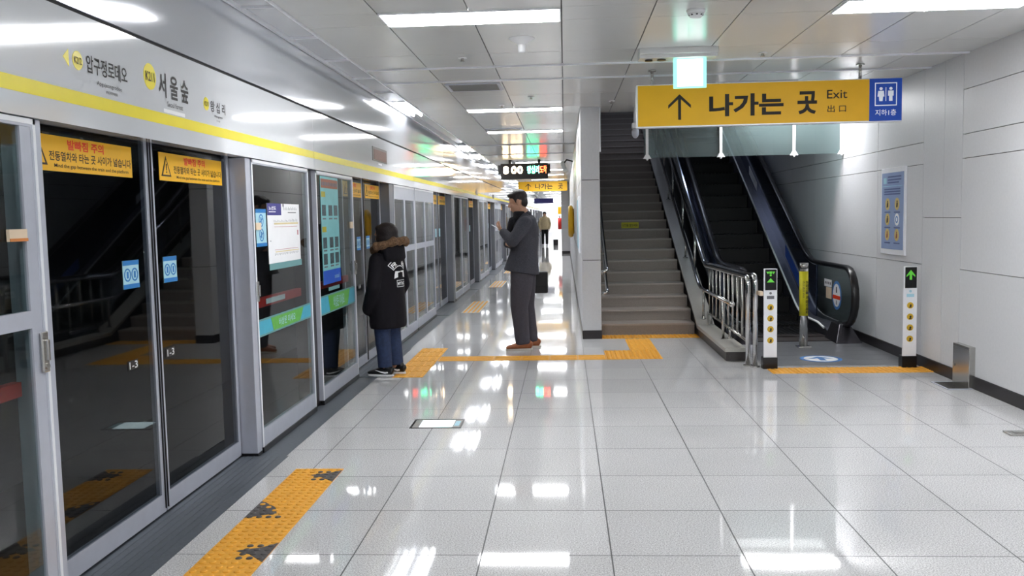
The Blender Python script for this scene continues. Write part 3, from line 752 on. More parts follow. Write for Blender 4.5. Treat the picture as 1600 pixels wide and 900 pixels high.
# escalator
t = thing('escalator', (2.58, 10.2, 0), 'dark escalator with black steps and glass ended handrails beside the stair', 'escalator')
EL, ER = 2.00, 3.175         # handrail centres
EI0, EI1 = 2.115, 3.055      # skirts
def esc_path(z0, yb, ye=22.0, n=8, rad=1.3):
    # flat, then a smooth bend into the slope
    pts = []; ang = math.atan(esl)
    for i in range(n+1):
        a = ang*i/n; pts.append((yb+rad*math.sin(a), z0+rad*(1-math.cos(a))))
    y, z = pts[-1]; pts.append((ye, z+esl*(ye-y))); return pts
def newel(x, off):
    # outline of the newel: front curve from the low return round to the top
    zt = .845-off; zb = .20+off; r = (zt-zb)/2; yc = 9.82+off+r*.95; p = [(10.35, zb-.04)]
    for i in range(11):
        a = -PI/2-PI*i/10; p.append((yc+r*.95*math.cos(a), (zt+zb)/2+r*math.sin(a)))
    return p
for x in (EL, ER):
    hp = newel(x, 0)+esc_path(.845, 11.3)
    m = MB(); rings = []
    m.loft([((x, y, z), .045, .03) for y, z in hp], (1, 0, 0), 12); part('handrail', m, 'black', t, 'black rubber handrail')
    # smoked glass of the newel end
    q = newel(x, .03)
    out = [(y, z) for y, z in q]+[(11.3, .815), (11.3, .15)]
    m = MB(); m.prism(out, x-.006, x+.006); part('newel_glass', m, 'glass_newel', t, 'smoked glass newel end')
    # dark polished side panels up the slope
    lo = esc_path(.14, 11.3); hi = esc_path(.815, 11.3)
    m = MB()
    for i in range(len(lo)-1):
        (a0, b0), (a1, b1), (c0, d0), (c1, d1) = lo[i], lo[i+1], hi[i], hi[i+1]
        m.hexa([(x-.012, a0, b0), (x+.012, a0, b0), (x+.012, a1, b1), (x-.012, a1, b1), (x-.012, c0, d0), (x+.012, c0, d0), (x+.012, c1, d1), (x-.012, c1, d1)])
    part('side_panel', m, mat('dark_polished_panel', s(84, 96, 128), .1, .85, .1, 2), t)
    m = MB(); m.loft([((x, y, z-.028), .03, .006) for y, z in esc_path(.845, 11.3)], (1, 0, 0), 8); part('handrail_guide', m, 'alu_light', t)  # pale colour stands in for the highlight along the handrail edge
for x0, x1, sk in ((EL-.10, EI0, EI0), (EI1, ER+.12, EI1)):
    dk = [(10.30, .035), (10.55, .12), (10.8, .155)]+esc_path(.16, 11.3)
    m = MB()
    for (y0, z0), (y1, z1) in zip(dk, dk[1:]):
        m.hexa([(x0, y0, max(z0-.5, .006) if y0 < 12 else z0-.5), (x1, y0, max(z0-.5, .006) if y0 < 12 else z0-.5), (x1, y1, max(z1-.5, .006) if y1 < 12 else z1-.5), (x0, y1, max(z1-.5, .006) if y1 < 12 else z1-.5), (x0, y0, z0), (x1, y0, z0), (x1, y1, z1), (x0, y1, z1)])
    part('deck', m, 'plate' if False else mat('escalator_deck_grey', s(96, 98, 108), .3, .6, .08, 20), t)
    inner = x1 if x1 == sk else x0
    e = .006 if inner == EI0 else -.006
    m = MB(); m.tube([(inner+e, y, z-.01) for y, z in dk[1:]], .014, 8); part('skirt_trim', m, 'white', t, 'skirt trim coloured white to imitate its lamp highlight')  # white paint imitates the lamp highlight on the steel skirt edge
    # sloped foot of the newel
    cx = (x0+x1)/2
    m = MB(); fx = EL if x0 < 2.5 else ER-.03; m.hexa([(fx-.14, 9.93, .006), (fx+.15, 9.93, .006), (fx+.13, 10.42, .006), (fx-.13, 10.42, .006), (fx-.05, 10.12, .2), (fx+.07, 10.12, .2), (fx+.07, 10.42, .2), (fx-.05, 10.42, .2)], .008); part('newel_foot', m, 'stone_d' if False else mat('newel_foot_metal', s(84, 82, 88), .25, .8, .06, 20), t)
m = MB()
cl = esc_path(.80, 11.3); lo2 = esc_path(.0, 11.3)
for i in range(len(cl)-1):
    (c0, d0), (c1, d1) = cl[i], cl[i+1]; (a0, b0), (a1, b1) = lo2[i], lo2[i+1]
    m.hexa([(1.865, a0, b0-.4), (1.885, a0, b0-.4), (1.885, a1, b1-.4), (1.865, a1, b1-.4), (1.865, c0, d0-.02), (1.885, c0, d0-.02), (1.885, c1, d1-.02), (1.865, c1, d1-.02)])
m.box(1.865, 1.885, 10.35, 11.3, 0, .16)
part('outer_cladding', m, 'mirror', t, 'mirror polished outer cladding')
# steps
EY = 10.95; SR, SD = .206, .40
zc = 0.02
for k in range(26):
    z = [0, 0, .03, .10][k]+.02 if k < 4 else .02+.10+SR*(k-3)
    y = EY+k*SD-.4
    m = MB(); m.box(EI0+.012, EI1-.012, y, y+SD+.05, z-.28, z)
    for g in range(16):
        x = EI0+.03+g*(EI1-EI0-.06)/15; m.box(x-.008, x+.008, y, y+SD, z, z+.008)
    part('step', m, 'tread', t)
m = MB(); m.box(EI0+.01, EI1-.01, 10.15, 10.55, .0, .014); m.box(EI0+.02, EI1-.02, 10.45, 10.62, .008, .028); part('comb_plate', m, 'stone_d', t)
# stickers on the right newel glass and the side panel
RN = right_frame(ER-.008)
m = MB(); m.rect(RN, -10.95, -10.66, .575, .665, .002); sk = part('white_notice', m, 'white', t)
m = MB()
for q in range(4): m.rect(RN, -10.92+q*.066, -10.885+q*.066, .605, .635, .001, .0022)
part('notice_symbols', m, 'greyi', sk)
m = MB(); m.rect(RN, -10.88, -10.66, .435, .57, .002); part('cream_notice', m, 'cream', t)
m = MB(); m.disc(RN, -10.46, .50, .17, .002); sk = part('round_sticker', m, 'bluem', t)
m = MB(); m.disc(RN, -10.46, .50, .135, .001, .0022); part('white_disc', m, 'white', sk)
m = MB(); m.rect(RN, -10.60, -10.32, .455, .50, .001, .0034); part('red_band', m, 'red', sk)
m = MB(); m.disc(RN, -10.46, .585, .018, .001, .0034); m.rect(RN, -10.48, -10.44, .53, .57, .001, .0034); m.rect(RN, -10.47, -10.45, .39, .44, .001, .0034); part('figure_symbol', m, 'blacki', sk)
# slanting labels along the skirt
def slant_label(name, mname, yc, L, w0, w1, par, x, lab=None):
    m = MB()
    lo = lambda y: .02+.16+esl*(y-11.62)
    P = []
    for c in (0, -.003):
        P += [(x+c, yc, lo(yc)+w0), (x+c, yc+L, lo(yc+L)+w0), (x+c, yc+L, lo(yc+L)+w1), (x+c, yc, lo(yc)+w1)]
    m.hexa(P); return part(name, m, mname, par, lab)
slant_label('blue_label', 'bluep', 12.1, .75, .04, .20, t, ER-.013)
slant_label('white_label', 'white', 14.75, .6, .04, .18, t, ER-.013)
# landing plate and marks
m = MB(); m.box(1.93, XW-.02, 8.56, 10.30, -.002, .005)
for k in range(6): m.box(1.95, XW-.04, 8.60+k*.28, 8.605+k*.28, .005, .0058)
solo('landing_plate', m, 'plate', 'grey steel landing plate on the floor in front of the escalator', 'plate')
FZ = floor_frame(.0062)
t = thing('floor_sticker', (2.552, 8.93, .006), 'round blue and white arrow sticker on the escalator landing plate', 'sticker')
m = MB(); m.disc(FZ, 2.552, 8.93, .205, .001); part('blue_disc', m, 'bluem', t)
m = MB(); m.disc(FZ, 2.552, 8.93, .165, .0008, .0012); part('white_disc', m, 'white', t)
m = MB(); m.poly(FZ, [(2.552, 9.05), (2.43, 8.93), (2.49, 8.93), (2.552, 8.98), (2.614, 8.93), (2.674, 8.93)], .0008, .0022); m.poly(FZ, [(2.522, 8.98), (2.522, 8.82), (2.582, 8.82), (2.582, 8.98)], .0008, .0031); part('arrow', m, 'bluem', t)
# indicator posts
def indicator(x, label, kind):
    y = 8.41; fr = front_frame(y-.002)
    t = thing('indicator_post', (x, y+.06, 0), label, 'post')
    m = MB(); n = 18
    prof = [(x+.062*math.cos(a), y+.0+(.055 if False else 0)+.085*math.sin(a)) for a in [PI*i/n for i in range(n+1)]]
    A = [m.b.verts.new((p, q, .11)) for p, q in prof]; B = [m.b.verts.new((p, q, .955)) for p, q in prof]
    m.b.faces.new(A[::-1]); m.b.faces.new(B)
    for i in range(n+1): m.b.faces.new((A[i], A[(i+1) % (n+1)], B[(i+1) % (n+1)], B[i]))
    part('body', m, 'alu_light', t)
    m = MB(); m.box(x-.068, x+.068, y-.008, y+.088, 0, .112, .004); part('base', m, 'black', t)
    m = MB(); m.rect(fr, x-.05, x+.055, .755, .95, .004); dsp = part('display', m, 'blackg', t)
    m = MB()
    if kind == 'up':
        m.poly(fr, [(x, .925), (x+.04, .875), (x+.04, .858), (x, .893), (x-.04, .858), (x-.04, .875)], .001, .0045); m.rect(fr, x-.011, x+.011, .832, .905, .001, .0047)
    else:
        m.poly(fr, [(x, .868), (x+.036, .828), (x-.036, .828)], .001, .0045); m.disc(fr, x, .895, .01, .001, .0045, 12)
        for q in (-1, 1): m.poly(fr, [(x+q*.042, .93), (x+q*.012, .93), (x+q*.025, .905)][::(1 if q < 0 else -1)], .001, .0045)
        m.rect(fr, x-.012, x+.012, .908, .932, .001, .0045)
    part('green_arrow', m, 'arrow', dsp)
    m = MB(); m.disc(fr, x, .725, .012, .0015, .0, 14); m.rect(fr, x-.034, x+.034, .67, .70, .001, .0); part('small_notice', m, 'pale_blue' if kind == 'up' else 'greyi', t)
    for b in (.585, .478, .376, .27):
        m = MB(); m.rect(fr, x-.037, x+.037, b-.042, b+.046, .001); sk = part('symbol_sticker', m, 'white', t)
        m = MB(); m.disc(fr, x, b+.006, .03, .001, .0012, 20); d = part('yellow_disc', m, 'symy', sk) if False else None
        part('yellow_disc', m, 'symy', sk)
        m = MB(); m.disc(fr, x+.004, b+.008, .009, .001, .0024, 10); m.poly(fr, [(x-.012, b-.016), (x+.014, b-.012), (x+.008, b+.0), (x-.006, b-.002)], .001, .0024); part('black_figure', m, 'blacki', sk)
indicator(1.932, 'silver indicator post with a green triangle display beside the railing', 'tri')
indicator(3.222, 'silver indicator post with a green up arrow display beside the wall', 'up')
# steel post with the yellow wrap
t = thing('bollard', (2.59, 9.72, 0), 'round steel post with a yellow wrap standing before the escalator', 'bollard')
m = MB(); m.cyl((2.59, 9.72, 0), (2.59, 9.72, .915), .045, 24); part('post', m, 'chrome', t)
m = MB(); m.cyl((2.59, 9.72, .875), (2.59, 9.72, .93), .047, 24); part('cap', m, 'steel', t)
m = MB(); m.box(2.52, 2.66, 9.65, 9.79, .005, .02, .003); part('flange', m, 'steel', t)
m = MB(); m.cyl((2.59, 9.72, .355), (2.59, 9.72, .84), .0465, 24); wp = part('yellow_wrap', m, 'wrap', t)
fr = front_frame(9.672)
m = MB(); write(m, '손잡이를 꼭 잡으세요', fr, 2.598, 2.625, .38, .74, .002, .02, 1)
write(m, '천천히', fr, 2.568, 2.585, .56, .74, .002, .0, 1); flat_part('lettering', m, 'blacki', wp)

# smoke barrier of glass below the ceiling edge
t = thing('smoke_barrier', (2.1, 10.9, 2.17), 'clear glass smoke barrier hanging from the ceiling edge over the escalator', 'glass screen')
m = MB(); m.box(.98, XW-.01, 10.895, 10.905, 2.175, H-.002); part('glass_pane', m, 'glass_clear', t)
for x in (1.015, 1.902, 2.773, 3.335):
    m = MB(); m.box(x-.016, x+.016, 10.875, 10.893, 2.21, H-.002); m.poly(front_frame(10.89), [(x-.05, 2.165), (x+.05, 2.165), (x+.02, 2.215), (x-.02, 2.215)], .02); m.ball((x, 10.88, 2.158), .014); part('hanger_clip', m, 'white', t)

# ================================================================== SIGNS
t = thing('exit_sign', (1.81, 8.03, 2.25), 'wide yellow way out sign with a blue restroom field hanging from the ceiling', 'sign')
a0, a1, b0, b1 = .655, 2.968, 2.262, 2.640
m = MB(); m.box(a0, a1, 8.0, 8.09, b0, b1, .004); part('case', m, 'alu_light', t)
fr = front_frame(7.999)
XB = 2.685
m = MB(); m.rect(fr, a0+.012, XB, b0+.012, b1-.008, .003); yf = part('yellow_face', m, 'signy', t)
m = MB(); m.rect(fr, XB, a1-.004, b0+.008, b1-.004, .003); bf = part('blue_face', m, 'signb', t)
m = MB(); m.poly(fr, [(1.035, 2.55), (.935, 2.455), (.935, 2.425), (1.022, 2.505), (1.022, 2.325), (1.048, 2.325), (1.048, 2.505), (1.135, 2.425), (1.135, 2.455)], .0008, .0034); part('up_arrow', m, 'blacki', yf)
for tx, p, q, c, d, bo in (('나가는', 1.295, 1.945, 2.345, 2.54, .034), ('곳', 2.065, 2.235, 2.345, 2.545, .034), ('Exit', 2.32, 2.495, 2.475, 2.55, .006), ('出 口', 2.325, 2.485, 2.356, 2.418, .008)):
    m = MB(); write(m, tx, fr, p, q, c, d, .0042, bo); flat_part('lettering', m, 'blacki', yf)
m = MB(); cx = (XB+a1)/2
m.frame(fr, cx-.095, cx+.095, 2.40, 2.60, .008, .0008, .0034)
m.rect(fr, cx-.003, cx+.003, 2.44, 2.56, .0008, .0034)
for q, skirt in ((-.042, True), (.042, False)):
    m.disc(fr, cx+q, 2.548, .014, .0008, .0034, 14)
    m.poly(fr, [(cx+q-.024, 2.53), (cx+q-.03, 2.48), (cx+q-.018, 2.48), (cx+q-.014, 2.44), (cx+q+.014, 2.44), (cx+q+.018, 2.48), (cx+q+.03, 2.48), (cx+q+.024, 2.53)][::-1] if skirt else
           [(cx+q-.024, 2.53), (cx+q-.024, 2.485), (cx+q-.015, 2.485), (cx+q-.015, 2.44), (cx+q+.015, 2.44), (cx+q+.015, 2.485), (cx+q+.024, 2.485), (cx+q+.024, 2.53)][::-1], .0008, .0034)
write(m, '지하1층', fr, cx-.09, cx+.09, 2.315, 2.368, .0042, .01)
flat_part('white_symbols', m, 'signw', bf)
for x in (.80, 2.62):
    m = MB(); m.cyl((x, 8.045, b1), (x, 8.045, H), .014, 12); m.cyl((x, 8.045, H-.012), (x, 8.045, H), .035, 16); part('hanger', m, 'steel', t)
# green running man sign
t = thing('emergency_light', (.9, 7.1, H), 'glowing green running man sign hanging under its white ceiling housing', 'sign')
m = MB(); m.box(.60, 1.205, 6.98, 7.22, H-.045, H+.002, .006); m.box(.60, 1.205, 7.02, 7.18, H-.07, H-.04, .004); part('housing', m, 'ceil', t)
m = MB(); m.disc(Fr((0, 0, H-.071), (1, 0, 0), (0, -1, 0)), .68, -7.1, .03, .012); m.disc(Fr((0, 0, H-.071), (1, 0, 0), (0, -1, 0)), .78, -7.1, .035, .008); part('test_lamp', m, 'black', t)
fr = front_frame(7.085)
m = MB(); m.box(.872, 1.128, 7.085, 7.115, 2.478, H-.06, .004); gp = part('green_panel', m, 'exitg', t)
m = MB(); m.rect(fr, .90, 1.10, 2.49, 2.70, .002)
part('white_field', m, 'exitw', gp)
m = MB()
m.disc(fr, 1.0, 2.655, .017, .001, .0022, 14)
for q in (((.975, 2.63), (1.02, 2.63), (1.015, 2.575), (.985, 2.575)), ((.985, 2.58), (1.005, 2.58), (.965, 2.52), (.945, 2.525)), ((1.0, 2.585), (1.02, 2.58), (1.045, 2.53), (1.03, 2.52)), ((1.015, 2.628), (1.05, 2.60), (1.042, 2.59), (1.012, 2.61)), ((.98, 2.628), (.945, 2.60), (.955, 2.59), (.985, 2.612))):
    m.poly(fr, list(q)[::-1], .001, .0022)
part('running_figure', m, emis('exit_figure_green', (.55, .95, .78), .66), gp)
# LED departure board
t = thing('departure_board', (-.9, 20.1, 2.36), 'black LED departure board with glowing white, green and red characters over the corridor', 'display')
a0, a1, b0, b1 = -1.49, -.31, 2.34, 2.69
m = MB(); m.box(a0+.06, a1-.05, 20, 20.22, b0, b1, .01); m.box(a0, a0+.07, 20.03, 20.2, b0+.12, b1-.03); m.box(a1-.06, a1, 20.03, 20.2, b0+.12, b1-.03); part('case', m, 'led_case', t)
fr = front_frame(19.998)
m = MB(); write(m, '8', fr, a0+.12, a0+.24, b0+.12, b1-.06, .002, .03); write(m, '0', fr, a0+.30, a0+.42, b0+.12, b1-.06, .002, .03); write(m, '0', fr, a0+.44, a0+.56, b0+.12, b1-.06, .002, .03); flat_part('amber_digits', m, 'led_w', t)
m = MB(); write(m, '왕십리', fr, a0+.66, a0+.93, b0+.12, b1-.06, .002, .012); flat_part('green_characters', m, 'led_g', t)
m = MB(); write(m, '도착', fr, a0+.95, a0+1.10, b0+.12, b1-.06, .002, .012); flat_part('red_characters', m, 'led_r', t)
for x in (a0+.27, a0+.93):
    m = MB(); m.box(x-.03, x+.03, 20.08, 20.14, b1, H); part('hanger', m, 'black', t)
# second way out sign further on
t = thing('exit_sign', (-.8, 32.1, 2.39), 'second yellow way out sign far down the corridor under the departure board', 'sign')
m = MB(); m.box(-1.66, .11, 32, 32.1, 2.39, 2.74); part('case', m, 'signy', t)
fr = front_frame(31.997)
m = MB(); m.poly(fr, [(-1.3, 2.67), (-1.2, 2.58), (-1.2, 2.55), (-1.285, 2.62), (-1.285, 2.45), (-1.315, 2.45), (-1.315, 2.62), (-1.4, 2.55), (-1.4, 2.58)], .001, .001)
write(m, '나가는', fr, -1.05, -.42, 2.46, 2.66, .003, .02); write(m, '곳', fr, -.22, -.05, 2.46, 2.66, .003, .02); flat_part('lettering', m, 'blacki', t)
for x in (-1.4, -.2):
    m = MB(); m.cyl((x, 32.05, 2.74), (x, 32.05, H), .015, 8); part('hanger', m, 'steel', t)
m = MB(); m.box(-1.5, -.55, 44, 44.08, 2.12, 2.36); t = solo('hanging_sign', m, 'navy', 'blue hanging sign at the far end of the corridor', 'sign')
for x in (-1.3, -.7):
    m = MB(); m.cyl((x, 44.04, 2.4), (x, 44.04, H), .015, 8); part('hanger', m, 'steel', t)

# ================================================================== CEILING THINGS
def ceiling_light(x0, x1, y0, y1, label):
    t = thing('ceiling_light', ((x0+x1)/2, (y0+y1)/2, H-.01), label, 'light', 'white strip lights in the ceiling')
    m = MB(); fr = Fr((0, 0, H-.012), (1, 0, 0), (0, -1, 0)); m.frame(fr, x0, x1, -y1, -y0, .012, .012, -.014)
    mid = (x0+x1)/2; m.rect(fr, mid-.004, mid+.004, -y1, -y0, .004, 0); part('frame', m, 'alu_light', t)
    for a, b in ((x0+.012, mid-.004), (mid+.004, x1-.012)):
        m = MB(); m.box(a, b, y0+.012, y1-.012, H-.011, H-.003); part('diffuser', m, 'lampw', t)
ceiling_light(-1.148, -.004, 5.55, 5.90, 'bright strip light at the top of the photo, centre left')
ceiling_light(1.745, 2.93, 5.60, 5.95, 'bright strip light at the top right corner of the photo')
ceiling_light(-1.148, -.004, 10.50, 10.78, 'second strip light down the ceiling, before the departure board')
ceiling_light(2.1, 3.25, 10.45, 10.75, 'strip light above the escalator entrance, hidden behind the yellow sign')
LROW = (13.25, 20.9, 24.5, 27.5, 31, 35, 39, 44, 49, 55, 61, 68, 75)
for y in LROW:
    ceiling_light(-1.148, -.004, y, y+.28, 'third strip light of the corridor, nearer than the departure board' if y < 14 else 'strip light over the far corridor, %s counted from the stair' % ORD[LROW.index(y)+2])
ceiling_light(-1.148, -.004, 78.5, 79.3, 'added strip light brightening the far end wall of the corridor')  # extra light, added to brighten the dark end wall
for y in (.9, -3.8, -7.6):
    ceiling_light(-1.148, -.004, y, y+.35, 'strip light behind the camera'); ceiling_light(1.745, 2.93, y, y+.35, 'strip light behind the camera')
t = thing('stair_lamp', (2.0, 16.2, 5.0), 'strip lamp on the sloping soffit high above the escalator', 'light')
m = MB(); m.box(1.3, 2.7, 16.1, 16.35, 5.0, 5.06, .004); part('housing', m, 'alu', t)
m = MB(); m.box(1.34, 2.66, 16.13, 16.32, 4.99, 5.002); part('diffuser', m, emis('cool_lamp', (.72, .80, 1), 6), t)
# twin tubes in the edge slot
for i, y in enumerate((9.85, 16.0, 18.3, 21.9, 25.3, 28.7, 32.1, 36, 40, 45, 50)):
    t = thing('tube_light', (-1.81, y+.55, H), 'twin tube light in the edge slot beside the second strip light' if i == 0 else '%s twin tube light along the ceiling edge slot' % ORD[i], 'light', 'tube lights in the ceiling slot')
    m = MB(); m.box(-1.905, -1.71, y, y+1.15, H+.02, H+.05); part('tray', m, 'alu_light', t)
    for x in (-1.855, -1.76):
        m = MB(); m.cyl((x, y+.03, H), (x, y+1.12, H), .016, 10); part('tube', m, 'tube', t)
def vent(x0, x1, y0, y1, label):
    t = thing('ceiling_vent', ((x0+x1)/2, (y0+y1)/2, H), label, 'vent'); fr = Fr((0, 0, H), (1, 0, 0), (0, -1, 0))
    m = MB(); m.frame(fr, x0, x1, -y1, -y0, .03, .012, -.002); part('frame', m, 'alu', t)
    m = MB(); m.rect(fr, x0+.03, x1-.03, -y1+.03, -y0-.03, .003, -.002); part('back', m, 'dark', t)
    m = MB(); n = 12
    for k in range(n): y = y0+.04+k*(y1-y0-.08)/(n-1); m.rect(fr, x0+.03, x1-.03, -y-.009, -y+.009, .006, .003)
    part('slats', m, 'vent', t)
vent(-1.13, -.60, 8.50, 8.98, 'slatted grey ceiling vent beyond the metal ceiling strips')
vent(1.5, 2.3, 8.9, 9.3, 'slatted ceiling vent partly hidden above the yellow sign')
vent(-1.13, -.6, 12.9, 13.2, 'slatted ceiling vent beside the third strip light')
t = thing('smoke_detector', (.85, 5.75, H), 'small white smoke detector dome on the ceiling near the top edge', 'detector')
m = MB(); m.cyl((.85, 5.75, H-.02), (.85, 5.75, H+.001), .055, 24, .06); m.cyl((.85, 5.75, H-.045), (.85, 5.75, H-.02), .034, 24, .05); part('dome', m, 'white', t)
m = MB()
for k in range(8): a = 2*PI*k/8; m.box(.85+.04*math.cos(a)-.006, .85+.04*math.cos(a)+.006, 5.75+.04*math.sin(a)-.006, 5.75+.04*math.sin(a)+.006, H-.036, H-.028)
part('slots', m, 'black', t)
t = thing('ceiling_speaker', (-.29, 6.45, H), 'white flared ceiling speaker with a short round spout', 'speaker')
m = MB(); m.tube([(-.29, 6.45, z) for z in (H, H-.006, H-.025, H-.045)], .1, 28, True, [.095, .092, .055, .034]); part('flare', m, 'white', t)
m = MB(); m.cyl((-.29, 6.45, H-.10), (-.29, 6.45, H-.04), .024, 20, .032); part('spout', m, 'white', t)
for x, y, lab in ((-.80, 7.15, 'before the metal ceiling strips, left of the flared speaker'), (-.34, 9.55, 'between the vent and the second strip light'), (1.62, 7.35, 'above the yellow sign right of the green sign'), (-.7, 10.2, 'just before the second strip light'), (.55, 10.1, 'in the ceiling near the top of the pillar')):
    t = thing('sprinkler_head', (x, y, H), 'small round sprinkler head '+lab, 'sprinkler', 'sprinkler heads in the ceiling')
    m = MB(); m.cyl((x, y, H-.006), (x, y, H+.001), .035, 18); part('plate', m, 'white', t)
    m = MB(); m.cyl((x, y, H-.025), (x, y, H-.006), .012, 10); m.cyl((x, y, H-.028), (x, y, H-.025), .018, 12); part('head', m, 'steel', t)
t = thing('security_camera', (.86, 10.7, H), 'small white camera hanging behind the left end of the yellow sign', 'camera')
m = MB(); m.cyl((.86, 10.7, 2.56), (.86, 10.7, H), .02, 12); m.box(.82, .90, 10.62, 10.78, 2.52, 2.58, .01); part('mount', m, 'white', t)
m = MB(); m.ball((.86, 10.7, 2.47), .045, .045, .07); part('dome', m, 'alu', t)
t = thing('horn_speaker', (-.12, 18.6, 2.5), 'small black and white camera bracket on the wall beside the departure board', 'camera')
m = MB(); m.tube([(.19, 18.6, 2.62), (.06, 18.6, 2.66), (-.02, 18.6, 2.56)], .018, 10); part('bracket', m, 'black', t)
m = MB(); m.cyl((-.04, 18.55, 2.60), (.03, 18.4, 2.42), .045, 16); part('camera_body', m, 'white', t)

# ================================================================== WALL AND FLOOR THINGS
RW = right_frame(XW)
t = thing('safety_board', (XW, 9.2, 1.04), 'tall pale blue escalator safety board with six round symbols on the right wall', 'sign')
m = MB(); m.rect(RW, -9.54, -8.89, 1.03, 1.915, .022, 0, .004); part('frame', m, 'alu_light', t)
m = MB(); m.rect(RW, -9.51, -8.92, 1.085, 1.865, .003, .022); bd = part('board', m, 'posterblue', t)
BI = mat('board_ink', s(84, 96, 140), .5)
for k, (b, w_) in enumerate(((1.815, .36), (1.785, .36), (1.757, .30), (1.69, .44), (1.665, .44), (1.64, .44))): m = MB(); m.rect(RW, -9.34 if k < 3 else -9.44, (-9.34 if k < 3 else -9.44)+w_, b, b+.014, .001, .0255); part('text_line', m, BI, bd)
for r_ in range(3):
    for c in range(2): m = MB(); m.rect(RW, -9.42+c*.26, -9.26+c*.26, 1.462-r_*.157-.005, 1.469-r_*.157, .001, .0255); part('caption', m, BI, bd)
m = MB(); m.rect(RW, -9.46, -9.375, 1.755, 1.815, .001, .0255); m.rect(RW, -9.49, -8.95, 1.725, 1.731, .001, .0255); part('board_emblem', m, 'pale_blue', bd)
for r_ in range(3):
    for c in range(2):
        a, b = -9.34+c*.26, 1.545-r_*.156
        m = MB(); m.disc(RW, a, b, .062, .001, .0255, 24); d = part('symbol', m, 'white' if (r_, c) == (1, 1) else 'yel2', bd)
        m = MB()
        if (r_, c) == (1, 1): m.ring(RW, a, b, .035, .012, .001, .0268, 20)
        else: m.disc(RW, a+.004, b+.024, .012, .001, .0268, 12); m.poly(RW, [(a-.02, b-.035), (a+.018, b-.03), (a+.022, b+.012), (a-.012, b+.012)], .001, .0268)
        part('symbol_figure', m, 'bluem' if (r_, c) == (1, 1) else ('brown' if r_ < 2 else 'brownp'), d)
t = thing('wall_hatch', (XW, 7.53, 0), 'brushed steel cover box at the foot of the right wall', 'cover')
m = MB(); m.box(XW-.05, XW+.005, 7.385, 7.69, 0, .345, .004); part('cover', m, 'steel', t)
m = MB(); m.rect(right_frame(XW-.05), -7.68, -7.395, .318, .326, .002); m.disc(right_frame(XW-.05), -7.655, .16, .012, .004, 0, 12); part('latch', m, 'chrome', t)
t = thing('floor_grille', (3.24, 7.5, 0), 'small metal drain grille in the floor by the steel cover box', 'grille')
FFl = floor_frame(0)
m = MB(); m.frame(FFl, 3.13, 3.335, 7.36, 7.70, .018, .005, .0); part('frame', m, 'alu', t)
m = MB(); m.rect(FFl, 3.145, 3.32, 7.375, 7.685, .001, .0005); part('pit', m, 'dark', t)
m = MB()
for k in range(14): m.rect(FFl, 3.147, 3.318, 7.385+k*.0215, 7.393+k*.0215, .003, .0012)
part('bars', m, 'steel', t)
t = thing('floor_socket', (2.98, 5.87, 0), 'small steel floor box at the right edge of the photo', 'floor box')
m = MB(); m.box(2.885, 3.10, 5.83, 5.93, 0, .014, .003); part('lid', m, 'steel', t)
m = MB(); m.box(2.93, 3.05, 5.86, 5.90, .014, .017); part('flap', m, 'vent', t)
t = thing('floor_light', (-.95, 6.27, 0), 'small lit panel with a dark frame set into the floor', 'light')
m = MB(); m.frame(FFl, -1.135, -.762, 6.135, 6.405, .014, .003, .0); part('frame', m, 'black', t)
m = MB(); m.rect(FFl, -1.12, -.777, 6.15, 6.39, .0015, .0005); part('panel', m, 'vent', t)
m = MB(); m.rect(FFl, -1.07, -.83, 6.165, 6.375, .001, .002); part('glow', m, 'floorlight', t)
m = MB(); m.rect(FFl, -.82, -.785, 6.2, 6.34, .001, .002); part('blue_edge', m, 'pale_blue', t)
# yellow ring on the corridor wall
t = thing('wall_ring', (.19, 19, 1.36), 'large yellow ring mounted on the corridor wall past the pillar', 'ring')
m = MB(); n = 36; P = [(.13, 19+.29*math.cos(2*PI*i/n), 1.37+.29*math.sin(2*PI*i/n)) for i in range(n+1)]
m.tube(P, .055, 12, False); part('ring', m, 'ringy', t)
m = MB(); m.cyl((.12, 19, 1.37), (.205, 19, 1.37), .27, 30); part('back_plate', m, 'yellow', t)
t = thing('fire_extinguisher', (-.2, 35.5, .9), 'small red extinguisher with a yellow sign on the far pillar', 'extinguisher')
m = MB(); m.cyl((-.20, 35.5, .95), (-.20, 35.5, 1.4), .075, 16); part('cylinder', m, 'redbar', t)
m = MB(); m.box(-.27, -.135, 35.46, 35.54, 1.55, 1.85); part('sign', m, 'yellow', t)
m = MB(); m.tube([(-.2, 35.5, 1.4), (-.2, 35.5, 1.48), (-.25, 35.48, 1.46)], .02, 8); part('valve', m, 'black', t)
m = MB(); m.box(-.6, -.35, 44.9, 45.2, 0, .28, .01); solo('floor_case', m, 'black', 'small black box on the floor at the far end of the corridor', 'box')
# small framed panels on the corridor wall
LW = right_frame(XM0)
m = MB(); m.rect(LW, -12.6, -11.6, 1.0, 1.75, .02, 0, .003); t = solo('notice_frame', m, 'alu_light', 'silver notice frame on the corridor side of the pillar wall', 'frame')
m = MB(); m.rect(LW, -12.55, -11.65, 1.05, 1.70, .002, .021); part('sheet', m, 'pale_blue', t)

